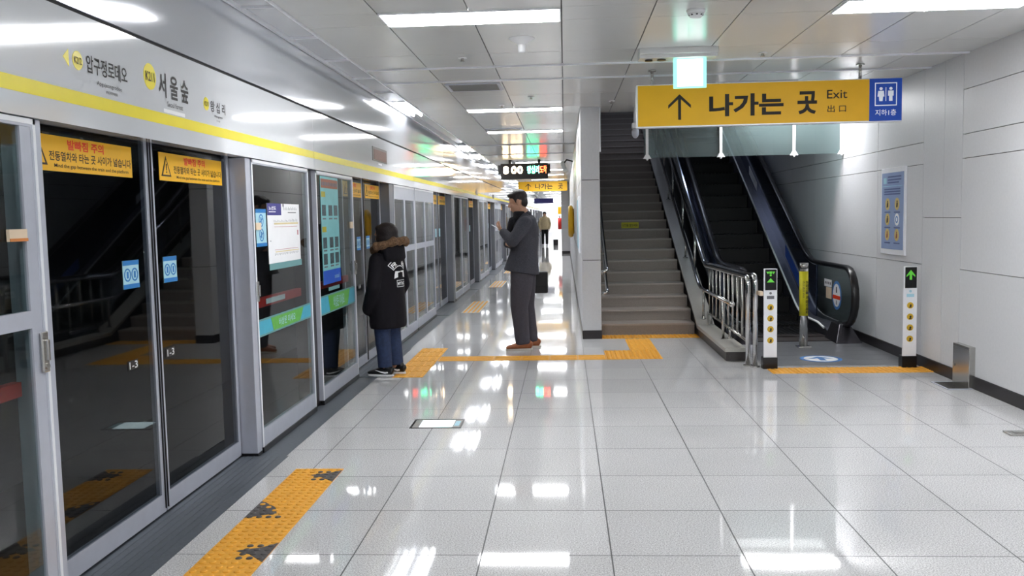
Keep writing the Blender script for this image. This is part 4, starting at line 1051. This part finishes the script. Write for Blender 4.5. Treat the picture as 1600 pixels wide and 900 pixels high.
# ------------------------------------------------------------------ tactile paving
def tactile(kind, wear=None):
    S_ = .292; m = MB(); m.mi = 1 if kind == 'bare' else 0; m.rect(FFl, 0, S_, 0, S_, .004, -.001)
    def worn(x, y): return wear is not None and wear(x, y)
    if kind == 'dots':
        for i in range(6):
            for j in range(6):
                x, y = .024+i*.0488, .024+j*.0488; m.mi = 1 if worn(x, y) else 0
                m.tube([(x, y, .003), (x, y, .0065), (x, y, .008)], .014, 10, True, [.016, .0135, .009])
    else:
        for i in range(4):
            x = .04+i*.071; m.mi = 0; m.hexa([(x-.018, .01, .003), (x+.018, .01, .003), (x+.018, .282, .003), (x-.018, .282, .003), (x-.012, .016, .008), (x+.012, .016, .008), (x+.012, .276, .008), (x-.012, .276, .008)])
    return m
def worn_patch(m, pts): m.mi = 1; m.poly(FFl, pts, .0012, .0031)
TG = 'yellow tactile paving tiles'
src = {}
def lay(kind, x, y, label, rot=0, group=TG, k=None):
    if k is not None: label = ORD[k]+' '+label
    key = (kind, rot)
    if key not in src:
        m = tactile('bare' if kind == 'bars_bare' else 'bars' if kind.startswith('bars') else 'dots', {'dots_a': lambda a, b: a+b < .2, 'dots_b': lambda a, b: a > .15 and abs(b-.15) < .08}.get(kind))
        if kind == 'dots_a': worn_patch(m, [(.0, .01), (.145, .08), (.11, .17), (.03, .25), (0, .27)])
        if kind == 'dots_b': worn_patch(m, [(.292, .03), (.292, .26), (.23, .20), (.12, .16), (.2, .12)])
        if rot: bmesh.ops.rotate(m.b, verts=m.b.verts[:], cent=(.146, .146, 0), matrix=Matrix.Rotation(rot, 3, 'Z'))
        me = m.mesh('tactile_tile'); me.materials.append(M['tact']); me.materials.append(M['tile_grey'] if kind == 'bars_bare' else M['worn'])
        src[key] = me
    o = bpy.data.objects.new('tactile_tile', src[key]); COL.objects.link(o); o.location = (x, y, 0); tag(o, label, 'tile', group)
    return o
NEAR = 'yellow blistered tactile tile from the far end of the strip before the nearest door'
seq = ['dots_b', 'dots', 'dots_a', 'dots', 'dots_b', 'dots', 'dots_a']
for k, kd in enumerate(seq):
    lay(kd, -1.645, 5.125-.294*(k+1), {0: 'yellow tactile tile with a dark worn patch, far end of the nearest strip', 2: 'yellow tactile tile with a black patch on its door side, middle of the nearest strip', 4: 'yellow tactile tile with a grey worn patch at the bottom edge of the photo'}.get(k, ORD[k]+' '+NEAR), 0, 'tiles of the nearest tactile strip')
for k in range(6): lay('bars', -1.655, 8.14+k*.305, 'yellow ribbed tile, counted from the near end, beside the person in the parka', k=k)
for y0, n, ds in ((13.7, 6, 'the third double door'), (18.6, 6, 'the fourth double door'), (23.2, 6, 'the fifth double door'), (28, 6, 'the sixth double door')):
    for k in range(n): lay('bars_bare', -1.65, y0+k*.305, 'yellow ribbed tile from the near end of the strip at '+ds, k=k)
for k in range(6): lay('bars', -1.355+k*.294, 9.06, 'yellow ribbed tile from the doors in the band crossing the corridor', PI/2, k=k)
for x in (.41, .70):
    for y in (9.06, 9.355): lay('dots', x, y, '%s yellow blistered tile of the square where the band turns to the stairs' % (('near ' if y < 9.2 else 'far ')+('door side' if x < .6 else 'stair side')))
for k in range(3): lay('bars', .70, 9.655+k*.296, 'yellow tile in the short branch leading to the staircase', k=k)
for k in range(4): lay('dots', .43+k*.293, 10.60, 'yellow blistered tile from the pillar along the foot of the staircase', k=k)
for k in range(5): lay('dots', 1.90+k*.293, 8.16, 'yellow blistered tile from the railing along the escalator plate', k=k)

# ================================================================== PEOPLE
class Body:
    def __init__(self, base, face):       # face: direction the person looks along
        self.o = Vector(base); self.F = Vector(face).normalized(); self.L = Vector((0, 0, 1)).cross(self.F)
    def p(self, f, l, u): return self.o+self.F*f+self.L*l+Vector((0, 0, u))
    def rot(self): return Matrix((self.F, self.L, Vector((0, 0, 1)))).transposed()
def head(m, B, c, k=1.0, tilt=0):
    # c = (f, l, u) of the head centre; cranium, face, jaw, nose, ears, brow, lips
    f, l, u = c; R = B.rot() @ Matrix.Rotation(tilt, 3, 'Y')
    q = lambda a, b, d: B.p(f, l, u)+R @ Vector((a*k, b*k, d*k))
    m.ball(q(-.012, 0, .028), .096*k, .077*k, .09*k, 18, R); m.ball(q(.022, 0, -.035), .066*k, .058*k, .085*k, 16, R)
    m.ball(q(.045, 0, -.085), .035*k, .036*k, .03*k, 12, R)
    m.capsule(q(.084, 0, .005), q(.098, 0, -.03), .009*k, .014*k, 8); m.ball(q(.078, 0, -.064), .014*k, .024*k, .007*k, 10, R); m.ball(q(.076, 0, -.075), .014*k, .021*k, .007*k, 10, R)
    for sd in (-1, 1):
        m.ball(q(-.004, sd*.078, -.012), .02*k, .01*k, .034*k, 10, R); m.ball(q(.07, sd*.032, .018), .018*k, .026*k, .009*k, 10, R); m.ball(q(.06, sd*.036, -.028), .02*k, .02*k, .018*k, 10, R)
    m.loft([(q(-.015, 0, -.05), .05*k, .055*k), (q(-.03, 0, -.13), .052*k, .056*k), (q(-.04, 0, -.2), .07*k, .065*k)], B.L, 14)
def hand(m, wrist, dirn, palm_n, k=1.0, curl=.5, thumb=1):
    # palm, four unequal bent fingers and a side thumb
    d = Vector(dirn).normalized(); n = (Vector(palm_n)-d*Vector(palm_n).dot(d)).normalized(); sd = d.cross(n)
    w_ = Vector(wrist)
    m.loft([(w_, .026*k, .018*k), (w_+d*.035*k, .036*k, .016*k), (w_+d*.085*k, .041*k, .014*k), (w_+d*.097*k, .036*k, .010*k)], sd, 14)
    for i, ln in enumerate((.066, .078, .072, .056)):
        b = w_+d*.088*k+sd*(.029-.0195*i)*k*thumb
        p1 = b+(d*math.cos(curl*.6)+n*math.sin(curl*.6))*ln*.45*k; p2 = p1+(d*math.cos(curl*1.6)+n*math.sin(curl*1.6))*ln*.32*k; p3 = p2+(d*math.cos(curl*2.4)+n*math.sin(curl*2.4))*ln*.24*k
        m.capsule(b-d*.012*k, p1, .0092*k, .0085*k, 8); m.capsule(p1, p2, .0085*k, .0078*k, 8); m.capsule(p2, p3, .0078*k, .0066*k, 8)
    tb = w_+d*.03*k+sd*.034*k*thumb; t1 = tb+(d*.7+sd*.62*thumb+n*.25).normalized()*.04*k; t2 = t1+(d*.9+sd*.2*thumb+n*.35).normalized()*.03*k
    m.capsule(tb-sd*.012*k*thumb, t1, .0125*k, .0105*k, 8); m.capsule(t1, t2, .0105*k, .0085*k, 8)
def shoe(B, f, l, k=1.0, toe=0.0, sole_h=.028):
    d = B.F*math.cos(toe)+B.L*math.sin(toe); sd = Vector((0, 0, 1)).cross(d); o = B.p(f, l, 0)
    P = lambda a, b, c: o+d*a*k+sd*b*k+Vector((0, 0, c*k))
    up = MB(); up.loft([(P(-.115, 0, .05), .022*k, .02*k), (P(-.105, 0, .055), .034*k, .042*k), (P(-.06, 0, .06), .04*k, .05*k), (P(0, 0, .058), .042*k, .046*k), (P(.06, 0, .048), .046*k, .034*k), (P(.12, 0, .04), .045*k, .026*k), (P(.165, 0, .034), .034*k, .018*k), (P(.178, 0, .032), .018*k, .01*k)], sd, 16)
    up.loft([(P(-.055, 0, .06), .038*k, .05*k), (P(-.05, 0, .10), .036*k, .045*k), (P(-.048, 0, .115), .034*k, .042*k)], sd, 14)
    so = MB(); n = 24; lo, hi = [], []
    for i in range(n):
        a = 2*PI*i/n; x = .03+.149*math.cos(a); y = (.043 if x > .03 else .037)*math.sin(a)*(1-.12*abs(math.cos(a)))
        lo.append(so.b.verts.new(P(x, y, 0))); hi.append(so.b.verts.new(P(x, y, sole_h)))
    so.b.faces.new(lo[::-1]); so.b.faces.new(hi)
    for i in range(n): so.b.faces.new((lo[i], lo[(i+1) % n], hi[(i+1) % n], hi[i]))
    return up, so, P
# ---------- person in the black parka
B = Body((-1.70, 8.27, .007), (-.90, .43, 0)); hk = .90
m = MB()
head(m, B, (.02, 0, 1.335), .98, .1)
m.loft([(B.p(0, 0, .74), .13, .09), (B.p(0, 0, .9), .12, .085), (B.p(0, 0, 1.08), .15, .085), (B.p(0, 0, 1.18), .07, .06)], B.L)
for sd in (-1, 1):
    m.capsule(B.p(0, sd*.075, .74), B.p(.01, sd*.075, .42), .075, .05); m.capsule(B.p(.01, sd*.075, .42), B.p(-.01, sd*.08, .07), .05, .034)
    m.capsule(B.p(0, sd*.165, 1.11), B.p(-.02, sd*.215, .86), .045, .037); m.capsule(B.p(-.02, sd*.215, .86), B.p(.07, sd*.19, .69), .036, .026)
    hand(m, B.p(.07, sd*.19, .69), (.55*B.F-.12*sd*B.L+Vector((0, 0, -.8))), -sd*B.L, .85, .5, sd)
W = put('person', remeshed(m, 'person', .008, 3), 'skin')
tag(W, 'person in a black parka with fur hood and jeans, facing the screen doors', 'person')
m = MB()     # coat: body, sleeves, pocketed cuffs
m.loft([(B.p(.0, 0, .46), .205, .15), (B.p(.0, 0, .50), .212, .158), (B.p(0, 0, .7), .20, .152), (B.p(0, 0, .9), .188, .145), (B.p(-.005, 0, 1.05), .19, .135), (B.p(-.01, 0, 1.13), .165, .115), (B.p(-.005, 0, 1.19), .10, .095), (B.p(0, 0, 1.215), .07, .07)], B.L, 28)
for sd in (-1, 1):
    m.capsule(B.p(-.005, sd*.155, 1.105), B.p(-.02, sd*.235, .86), .075, .066); m.capsule(B.p(-.02, sd*.235, .86), B.p(.075, sd*.20, .68), .066, .056)
    m.ball(B.p(.09, sd*.185, .655), .06, .05, .07)
cm = remeshed(m, 'parka', .012, 4); coat = put('parka', cm, 'parka', W); coat['label'] = 'long black padded parka'
m = MB(); m.tube([B.p(.17, .06, .5), B.p(.165, .09, .62), B.p(.16, .11, .72)], .005, 6); part('zip', m, 'white', coat)
m = MB()     # hood lying on the shoulders, fur edge
m.loft([(B.p(-.05, 0, 1.08), .12, .05), (B.p(-.10, 0, 1.13), .15, .075), (B.p(-.085, 0, 1.20), .15, .09), (B.p(-.04, 0, 1.25), .12, .09), (B.p(-.02, 0, 1.27), .08, .06)], B.L, 20)
put('hood', remeshed(m, 'hood', .012, 3), 'parka', coat)
m = MB(); rnd = random.Random(3)
pts = [B.p(-.035+(.135*math.cos(a) if math.cos(a) > 0 else .155*math.cos(a)), .155*math.sin(a), 1.235-.05*math.cos(a)) for a in [2*PI*i/22 for i in range(22)]]
for i, p in enumerate(pts):
    for q in range(3): m.ball(p+Vector((rnd.uniform(-.015, .015), rnd.uniform(-.015, .015), rnd.uniform(-.018, .018))), rnd.uniform(.028, .042), None, None, 8)
m.tube(pts+[pts[0]], .034, 10, False)
fm = remeshed(m, 'fur_trim', .008, 1); put('fur_trim', fm, 'fur', coat)['label'] = 'brown fur trim of the hood'
m = MB()     # hair to the collar
m.ball(B.p(-.018, 0, 1.365), .112, .096, .098, 20, B.rot()); m.ball(B.p(-.045, 0, 1.30), .088, .094, .10, 18, B.rot())
for sd in (-1, 1): m.ball(B.p(.0, sd*.07, 1.30), .06, .03, .09, 12, B.rot())
m.ball(B.p(.05, 0, 1.405), .05, .075, .035, 12, B.rot())
put('hair', remeshed(m, 'hair', .009, 2), 'hair2', W)
m = MB()
for sd in (-1, 1):
    m.loft([(B.p(0, sd*.075, .75), .10, .10), (B.p(.0, sd*.08, .55), .092, .088), (B.p(.012, sd*.082, .42), .08, .076), (B.p(-.005, sd*.085, .22), .072, .07), (B.p(-.015, sd*.088, .085), .068, .07)], B.L, 18)
m.loft([(B.p(0, 0, .68), .17, .11), (B.p(0, 0, .84), .16, .11)], B.L, 20)
put('jeans', remeshed(m, 'jeans', .010, 4), 'jeans', W)['label'] = 'navy blue jeans'
for sd, ff in ((-1, .0), (1, .02)):
    up, so, P = shoe(B, ff-.01, sd*.088, .90, .25 if sd > 0 else .12, .02)
    u = put('sneaker', remeshed(up, 'sneaker', .006, 3), 'blackg' if False else 'black', W); u['label'] = 'black sneaker with a white sole'
    part('sole', so, 'white', u)
    for q in (-1, 1):
        m = MB(); cur = [(-.05, .035), (-.02, .028), (.03, .04), (.10, .065), (.03, .052), (-.02, .046), (-.045, .05)]
        # curved tick on the flank
        n = len(cur); vs1 = [m.b.verts.new(P(-.02+a, q*(.050-.10*max(0, a-.05)), b+.004)) for a, b in cur]; vs2 = [m.b.verts.new(P(-.02+a, q*(.044-.10*max(0, a-.05)), b+.004)) for a, b in cur]
        m.b.faces.new(vs1); m.b.faces.new(vs2[::-1])
        for i in range(n): m.b.faces.new((vs1[i], vs1[(i+1) % n], vs2[(i+1) % n], vs2[i]))
        part('tick_mark', m, 'white', u)
# printed patches on the back, laid onto the coat surface by projection
def print_on(B, draw, name, mname, par, shell, off=.004, back=True):
    m = MB(); draw(m, Fr((0, 0, 0), (1, 0, 0), (0, 1, 0)))
    bmesh.ops.triangulate(m.b, faces=m.b.faces[:])
    bmesh.ops.subdivide_edges(m.b, edges=[e for e in m.b.edges if e.calc_length() > .03], cuts=2, use_grid_fill=False)
    from mathutils.bvhtree import BVHTree
    og = ORG[shell.name]
    bv = BVHTree.FromPolygons([v.co+og for v in shell.data.vertices], [tuple(p.vertices) for p in shell.data.polygons])
    for v in m.b.verts:
        a, b, c = v.co; a = a*1.22+.022; b = .955+(b-.955)*1.22; start = B.p(-.8, -a, b); hit = bv.ray_cast(start, B.F)
        v.co = (hit[0] if hit[0] else B.p(-.16, -a, b))-B.F*(off+c*.0)
    return flat_part(name, m, mname, par)
def fpatch(m, fr, pts): m.face([fr.p(a, b) for a, b in pts])
def arc_band(m, fr, cx, cy, r0, r1, t0, t1, n=14):
    for i in range(n):
        a, b = t0+(t1-t0)*i/n, t0+(t1-t0)*(i+1)/n
        fpatch(m, fr, [(cx+r0*math.cos(a), cy+r0*math.sin(a)), (cx+r1*math.cos(a), cy+r1*math.sin(a)), (cx+r1*math.cos(b), cy+r1*math.sin(b)), (cx+r0*math.cos(b), cy+r0*math.sin(b))])
def d_outline(m, fr):
    cx, cy = -.008, .942
    arc_band(m, fr, cx, cy, .087, .093, .72, 2.42); arc_band(m, fr, cx, cy, .142, .148, .72, 2.42)
    for t_ in (.72, 2.42):
        c_, s_ = math.cos(t_), math.sin(t_); px, py = -s_*.003, c_*.003
        fpatch(m, fr, [(cx+.088*c_-px, cy+.088*s_-py), (cx+.147*c_-px, cy+.147*s_-py), (cx+.147*c_+px, cy+.147*s_+py), (cx+.088*c_+px, cy+.088*s_+py)])
    for a0, a1, b0, b1 in ((-.05, .06, .868, .872), (-.05, .06, .918, .922), (-.05, -.046, .868, .922), (.056, .06, .868, .922)): fpatch(m, fr, [(a0, b0), (a1, b0), (a1, b1), (a0, b1)])
def d_white(m, fr):
    # two white shapes meeting under a bar
    fpatch(m, fr, [(-.075, .935), (-.035, .945), (-.034, .982), (-.062, .992), (-.07, .965)]); fpatch(m, fr, [(-.034, .978), (-.004, .984), (-.004, .990), (-.062, .992)])
    fpatch(m, fr, [(.072, .938), (.064, .97), (.056, .995), (.032, .982), (.03, .945)]); fpatch(m, fr, [(.032, .980), (.056, .995), (.0, .992), (.0, .985)])
def d_arch(m, fr):
    for i, (ch, t_) in enumerate((('F', 2.22), ('R', 1.98), ('E', 1.16), ('E', .92))):
        c_, s_ = math.cos(t_), math.sin(t_); o_ = Vector((-.008+.099*c_, .942+.099*s_, 0)); u_ = Vector((s_, -c_, 0)); v_ = Vector((c_, s_, 0))
        write(m, ch, Fr(o_, u_, v_), -.014, .014, 0, .034, 0, .03)
def d_box(m, fr): write(m, 'MYTHIC', fr, -.042, .052, .882, .908, 0, .03)
print_on(B, d_outline, 'patch_outline', 'white', coat, coat)
print_on(B, d_white, 'white_emblem', 'white', coat, coat, .006)
print_on(B, d_arch, 'arched_lettering', 'white', coat, coat, .006)
print_on(B, d_box, 'boxed_lettering', 'white', coat, coat, .006)
# ---------- man in the grey blazer
B = Body((-.47, 9.86, 0), (-1, -.06, 0))
m = MB(); head(m, B, (.055, 0, 1.662), 1.06, .22)
m.loft([(B.p(0, 0, .9), .15, .10), (B.p(-.01, 0, 1.1), .14, .095), (B.p(0, 0, 1.3), .17, .105), (B.p(-.01, 0, 1.44), .15, .08), (B.p(.0, 0, 1.50), .065, .06)], B.L)
for sd in (-1, 1):
    m.capsule(B.p(-.01, sd*.09, .9), B.p(.03, sd*.095, .49), .085, .056); m.capsule(B.p(.03, sd*.095, .49), B.p(-.02+.05*sd, sd*.10, .08), .055, .036)
LE, LWr = (.12, .245, 1.225), (.225, .10, 1.335); RE, RWr = (.13, -.235, 1.19), (.175, .09, 1.195)
m.capsule(B.p(-.03, .18, 1.43), B.p(*LE), .05, .042); m.capsule(B.p(*LE), B.p(*LWr), .04, .027)
m.capsule(B.p(-.03, -.18, 1.43), B.p(*RE), .05, .042); m.capsule(B.p(*RE), B.p(*RWr), .04, .027)
hand(m, B.p(*LWr), (.6*B.F-.5*B.L+Vector((0, 0, .55))), (-.55*B.F-.35*B.L+Vector((0, 0, .5))), 1.0, .75, -1)
hand(m, B.p(*RWr), (-.25*B.F+.95*B.L+Vector((0, 0, .05))), (-.9*B.F+.1*B.L+Vector((0, 0, .3))), 1.0, .7, 1)
MAN = put('person', remeshed(m, 'person', .0065, 2), 'skin')
tag(MAN, 'tall man in a charcoal blazer standing in profile and looking at a phone', 'person')
m = MB()
m.loft([(B.p(.025, 0, .87), .21, .205), (B.p(.015, 0, .93), .205, .19), (B.p(-.01, 0, 1.1), .185, .155), (B.p(-.02, 0, 1.25), .195, .155), (B.p(-.028, 0, 1.38), .205, .145), (B.p(-.03, 0, 1.46), .17, .115), (B.p(-.005, 0, 1.515), .085, .075), (B.p(.0, 0, 1.53), .07, .065)], B.L, 28)
m.capsule(B.p(-.025, .165, 1.425), B.p(*LE), .078, .068); m.capsule(B.p(*LE), B.p(LWr[0]-.01, LWr[1]+.015, LWr[2]-.012), .066, .05)
m.capsule(B.p(-.025, -.165, 1.425), B.p(*RE), .078, .068); m.capsule(B.p(*RE), B.p(RWr[0], RWr[1]-.03, RWr[2]), .064, .048)
bz = put('blazer', remeshed(m, 'blazer', .011, 3), 'blazer', MAN); bz['label'] = 'charcoal wool blazer'
m = MB(); m.loft([(B.p(.07, 0, 1.40), .05, .02), (B.p(.06, 0, 1.47), .085, .05), (B.p(.03, 0, 1.53), .082, .078), (B.p(.03, 0, 1.555), .076, .072)], B.L, 18); m.capsule(B.p(.115, .03, 1.45), B.p(.155, .045, 1.30), .045, .04); put('scarf', remeshed(m, 'scarf', .009, 2), 'scarf', MAN)
m = MB(); m.loft([(B.p(-.08, 0, 1.46), .10, .02), (B.p(-.075, 0, 1.52), .085, .03), (B.p(-.05, 0, 1.55), .07, .02)], B.L, 14); part('collar', m, 'blazer', bz)
m = MB()
m.loft([(B.p(0, 0, .84), .165, .115), (B.p(0, 0, .98), .16, .12)], B.L, 22)
for sd in (-1, 1):
    ff = .015*sd; m.loft([(B.p(ff, sd*.085, .92), .10, .135), (B.p(.008+ff*1.5, sd*.092, .70), .094, .122), (B.p(.02+ff*2.5, sd*.096, .49), .08, .10), (B.p(-.005+ff*3, sd*.098, .26), .072, .088), (B.p(-.025+ff*3.3, sd*.10, .07), .068, .084)], B.L, 18)
put('trousers', remeshed(m, 'trousers', .010, 4), 'trousers', MAN)['label'] = 'dark grey trousers'
m = MB()
R = B.rot() @ Matrix.Rotation(.22, 3, 'Y'); q = lambda a, b, d: B.p(.055, 0, 1.662)+R @ Vector((a, b, d))
m.ball(q(-.022, 0, .05), .104, .088, .086, 20, R); m.ball(q(-.065, 0, -.005), .055, .076, .08, 16, R); m.ball(q(.055, .01, .085), .045, .06, .028, 14, R)
for sd in (-1, 1): m.ball(q(.012, sd*.076, .015), .018, .012, .035, 10, R)
put('hair', remeshed(m, 'hair', .008, 2), 'hair', MAN)['label'] = 'short black hair'
for sd, ff in ((-1, -.06), (1, .035)):
    up, so, P = shoe(B, ff+.0, sd*.098, 1.02, .05*sd, .022)
    u = put('shoe', remeshed(up, 'shoe', .006, 3), 'leather', MAN); u['label'] = 'tan leather shoe'; part('sole', so, 'sole', u)
# phone in his hand
ph = B.p(.29, .045, 1.375); R3 = B.rot() @ Matrix.Rotation(-.55, 3, 'Y')
m = MB(); m.hexa([ph+R3 @ Vector(v) for v in ((-.07, -.035, -.004), (.07, -.035, -.004), (.07, .035, -.004), (-.07, .035, -.004), (-.07, -.035, .004), (.07, -.035, .004), (.07, .035, .004), (-.07, .035, .004))], .002)
t = solo('phone', m, 'alu_light', 'white phone held up in the hand of the man in the blazer', 'phone')
m = MB(); m.hexa([ph+R3 @ Vector(v) for v in ((-.062, -.031, .0042), (.062, -.031, .0042), (.062, .031, .0042), (-.062, .031, .0042), (-.062, -.031, .005), (.062, -.031, .005), (.062, .031, .005), (-.062, .031, .005))]); part('screen', m, emis('phone_screen', (.8, .9, 1), .4), t)
# bag hanging behind his hip
t = thing('shoulder_bag', B.p(-.19, -.21, .60), 'black shoulder bag hanging at the far hip of the man in the blazer', 'bag')
def bbox_oriented(m, c, hx, hy, hz, bev): m.hexa([c+B.F*a*hx+B.L*b*hy+Vector((0, 0, d*hz)) for a, b, d in ((-1, -1, -1), (1, -1, -1), (1, 1, -1), (-1, 1, -1), (-1, -1, 1), (1, -1, 1), (1, 1, 1), (-1, 1, 1))], bev)
m = MB(); bbox_oriented(m, B.p(-.155, -.235, .735), .125, .05, .125, .02); part('bag_body', m, 'bag', t)
m = MB(); bbox_oriented(m, B.p(-.155, -.178, .775), .115, .008, .075, .006); part('flap', m, 'bag', t)
m = MB(); m.tube([B.p(-.14, -.235, .85), B.p(-.10, -.255, 1.1), B.p(-.06, -.235, 1.42), B.p(-.02, -.16, 1.525), B.p(.06, -.15, 1.46)], .014, 8); part('strap', m, 'bag', t)
# ---------- person far down the corridor
B = Body((-1.0, 44, 0), (0, -1, 0)); m = MB(); head(m, B, (.02, 0, 1.58), 1)
m.loft([(B.p(0, 0, .86), .14, .1), (B.p(0, 0, 1.1), .13, .1), (B.p(0, 0, 1.38), .16, .09), (B.p(0, 0, 1.46), .07, .06)], B.L)
for sd in (-1, 1):
    m.capsule(B.p(0, sd*.09, .88), B.p(.03*sd, sd*.1, .47), .08, .055); m.capsule(B.p(.03*sd, sd*.1, .47), B.p(0, sd*.1, .08), .055, .04)
    m.capsule(B.p(0, sd*.19, 1.36), B.p(-.02, sd*.25, 1.08), .05, .04); m.capsule(B.p(-.02, sd*.25, 1.08), B.p(.06, sd*.22, .85), .04, .028); hand(m, B.p(.06, sd*.22, .85), (.3*B.F+Vector((0, 0, -.9))), -sd*B.L, 1, .4, sd)
PF = put('person', remeshed(m, 'person', .011, 2), 'skin'); tag(PF, 'distant person in a beige padded jacket and black trousers down the corridor', 'person')
m = MB(); m.loft([(B.p(0, 0, .82), .20, .15), (B.p(0, 0, 1.1), .20, .16), (B.p(0, 0, 1.35), .2, .13), (B.p(0, 0, 1.45), .12, .1), (B.p(0, 0, 1.5), .08, .075)], B.L, 20)
for sd in (-1, 1): m.capsule(B.p(0, sd*.18, 1.35), B.p(-.02, sd*.26, 1.08), .08, .068); m.capsule(B.p(-.02, sd*.26, 1.08), B.p(.06, sd*.225, .88), .066, .05)
put('jacket', remeshed(m, 'jacket', .016, 3), 'beige', PF)
m = MB(); m.loft([(B.p(0, 0, .82), .16, .11), (B.p(0, 0, .92), .16, .11)], B.L, 16)
for sd in (-1, 1): m.loft([(B.p(0, sd*.085, .9), .1, .1), (B.p(.02*sd, sd*.1, .47), .075, .075), (B.p(0, sd*.1, .09), .062, .065)], B.L, 14)
put('trousers', remeshed(m, 'trousers', .014, 3), 'black', PF)
m = MB(); m.ball(B.p(.0, 0, 1.625), .105, .095, .09, 14, B.rot()); m.ball(B.p(-.04, 0, 1.56), .07, .085, .09, 12, B.rot()); put('hair', remeshed(m, 'hair', .012, 2), 'hair', PF)
for sd in (-1, 1):
    up, so, P = shoe(B, 0, sd*.1); u = put('shoe', remeshed(up, 'shoe', .01, 2), 'white', PF); part('sole', so, 'white', u)
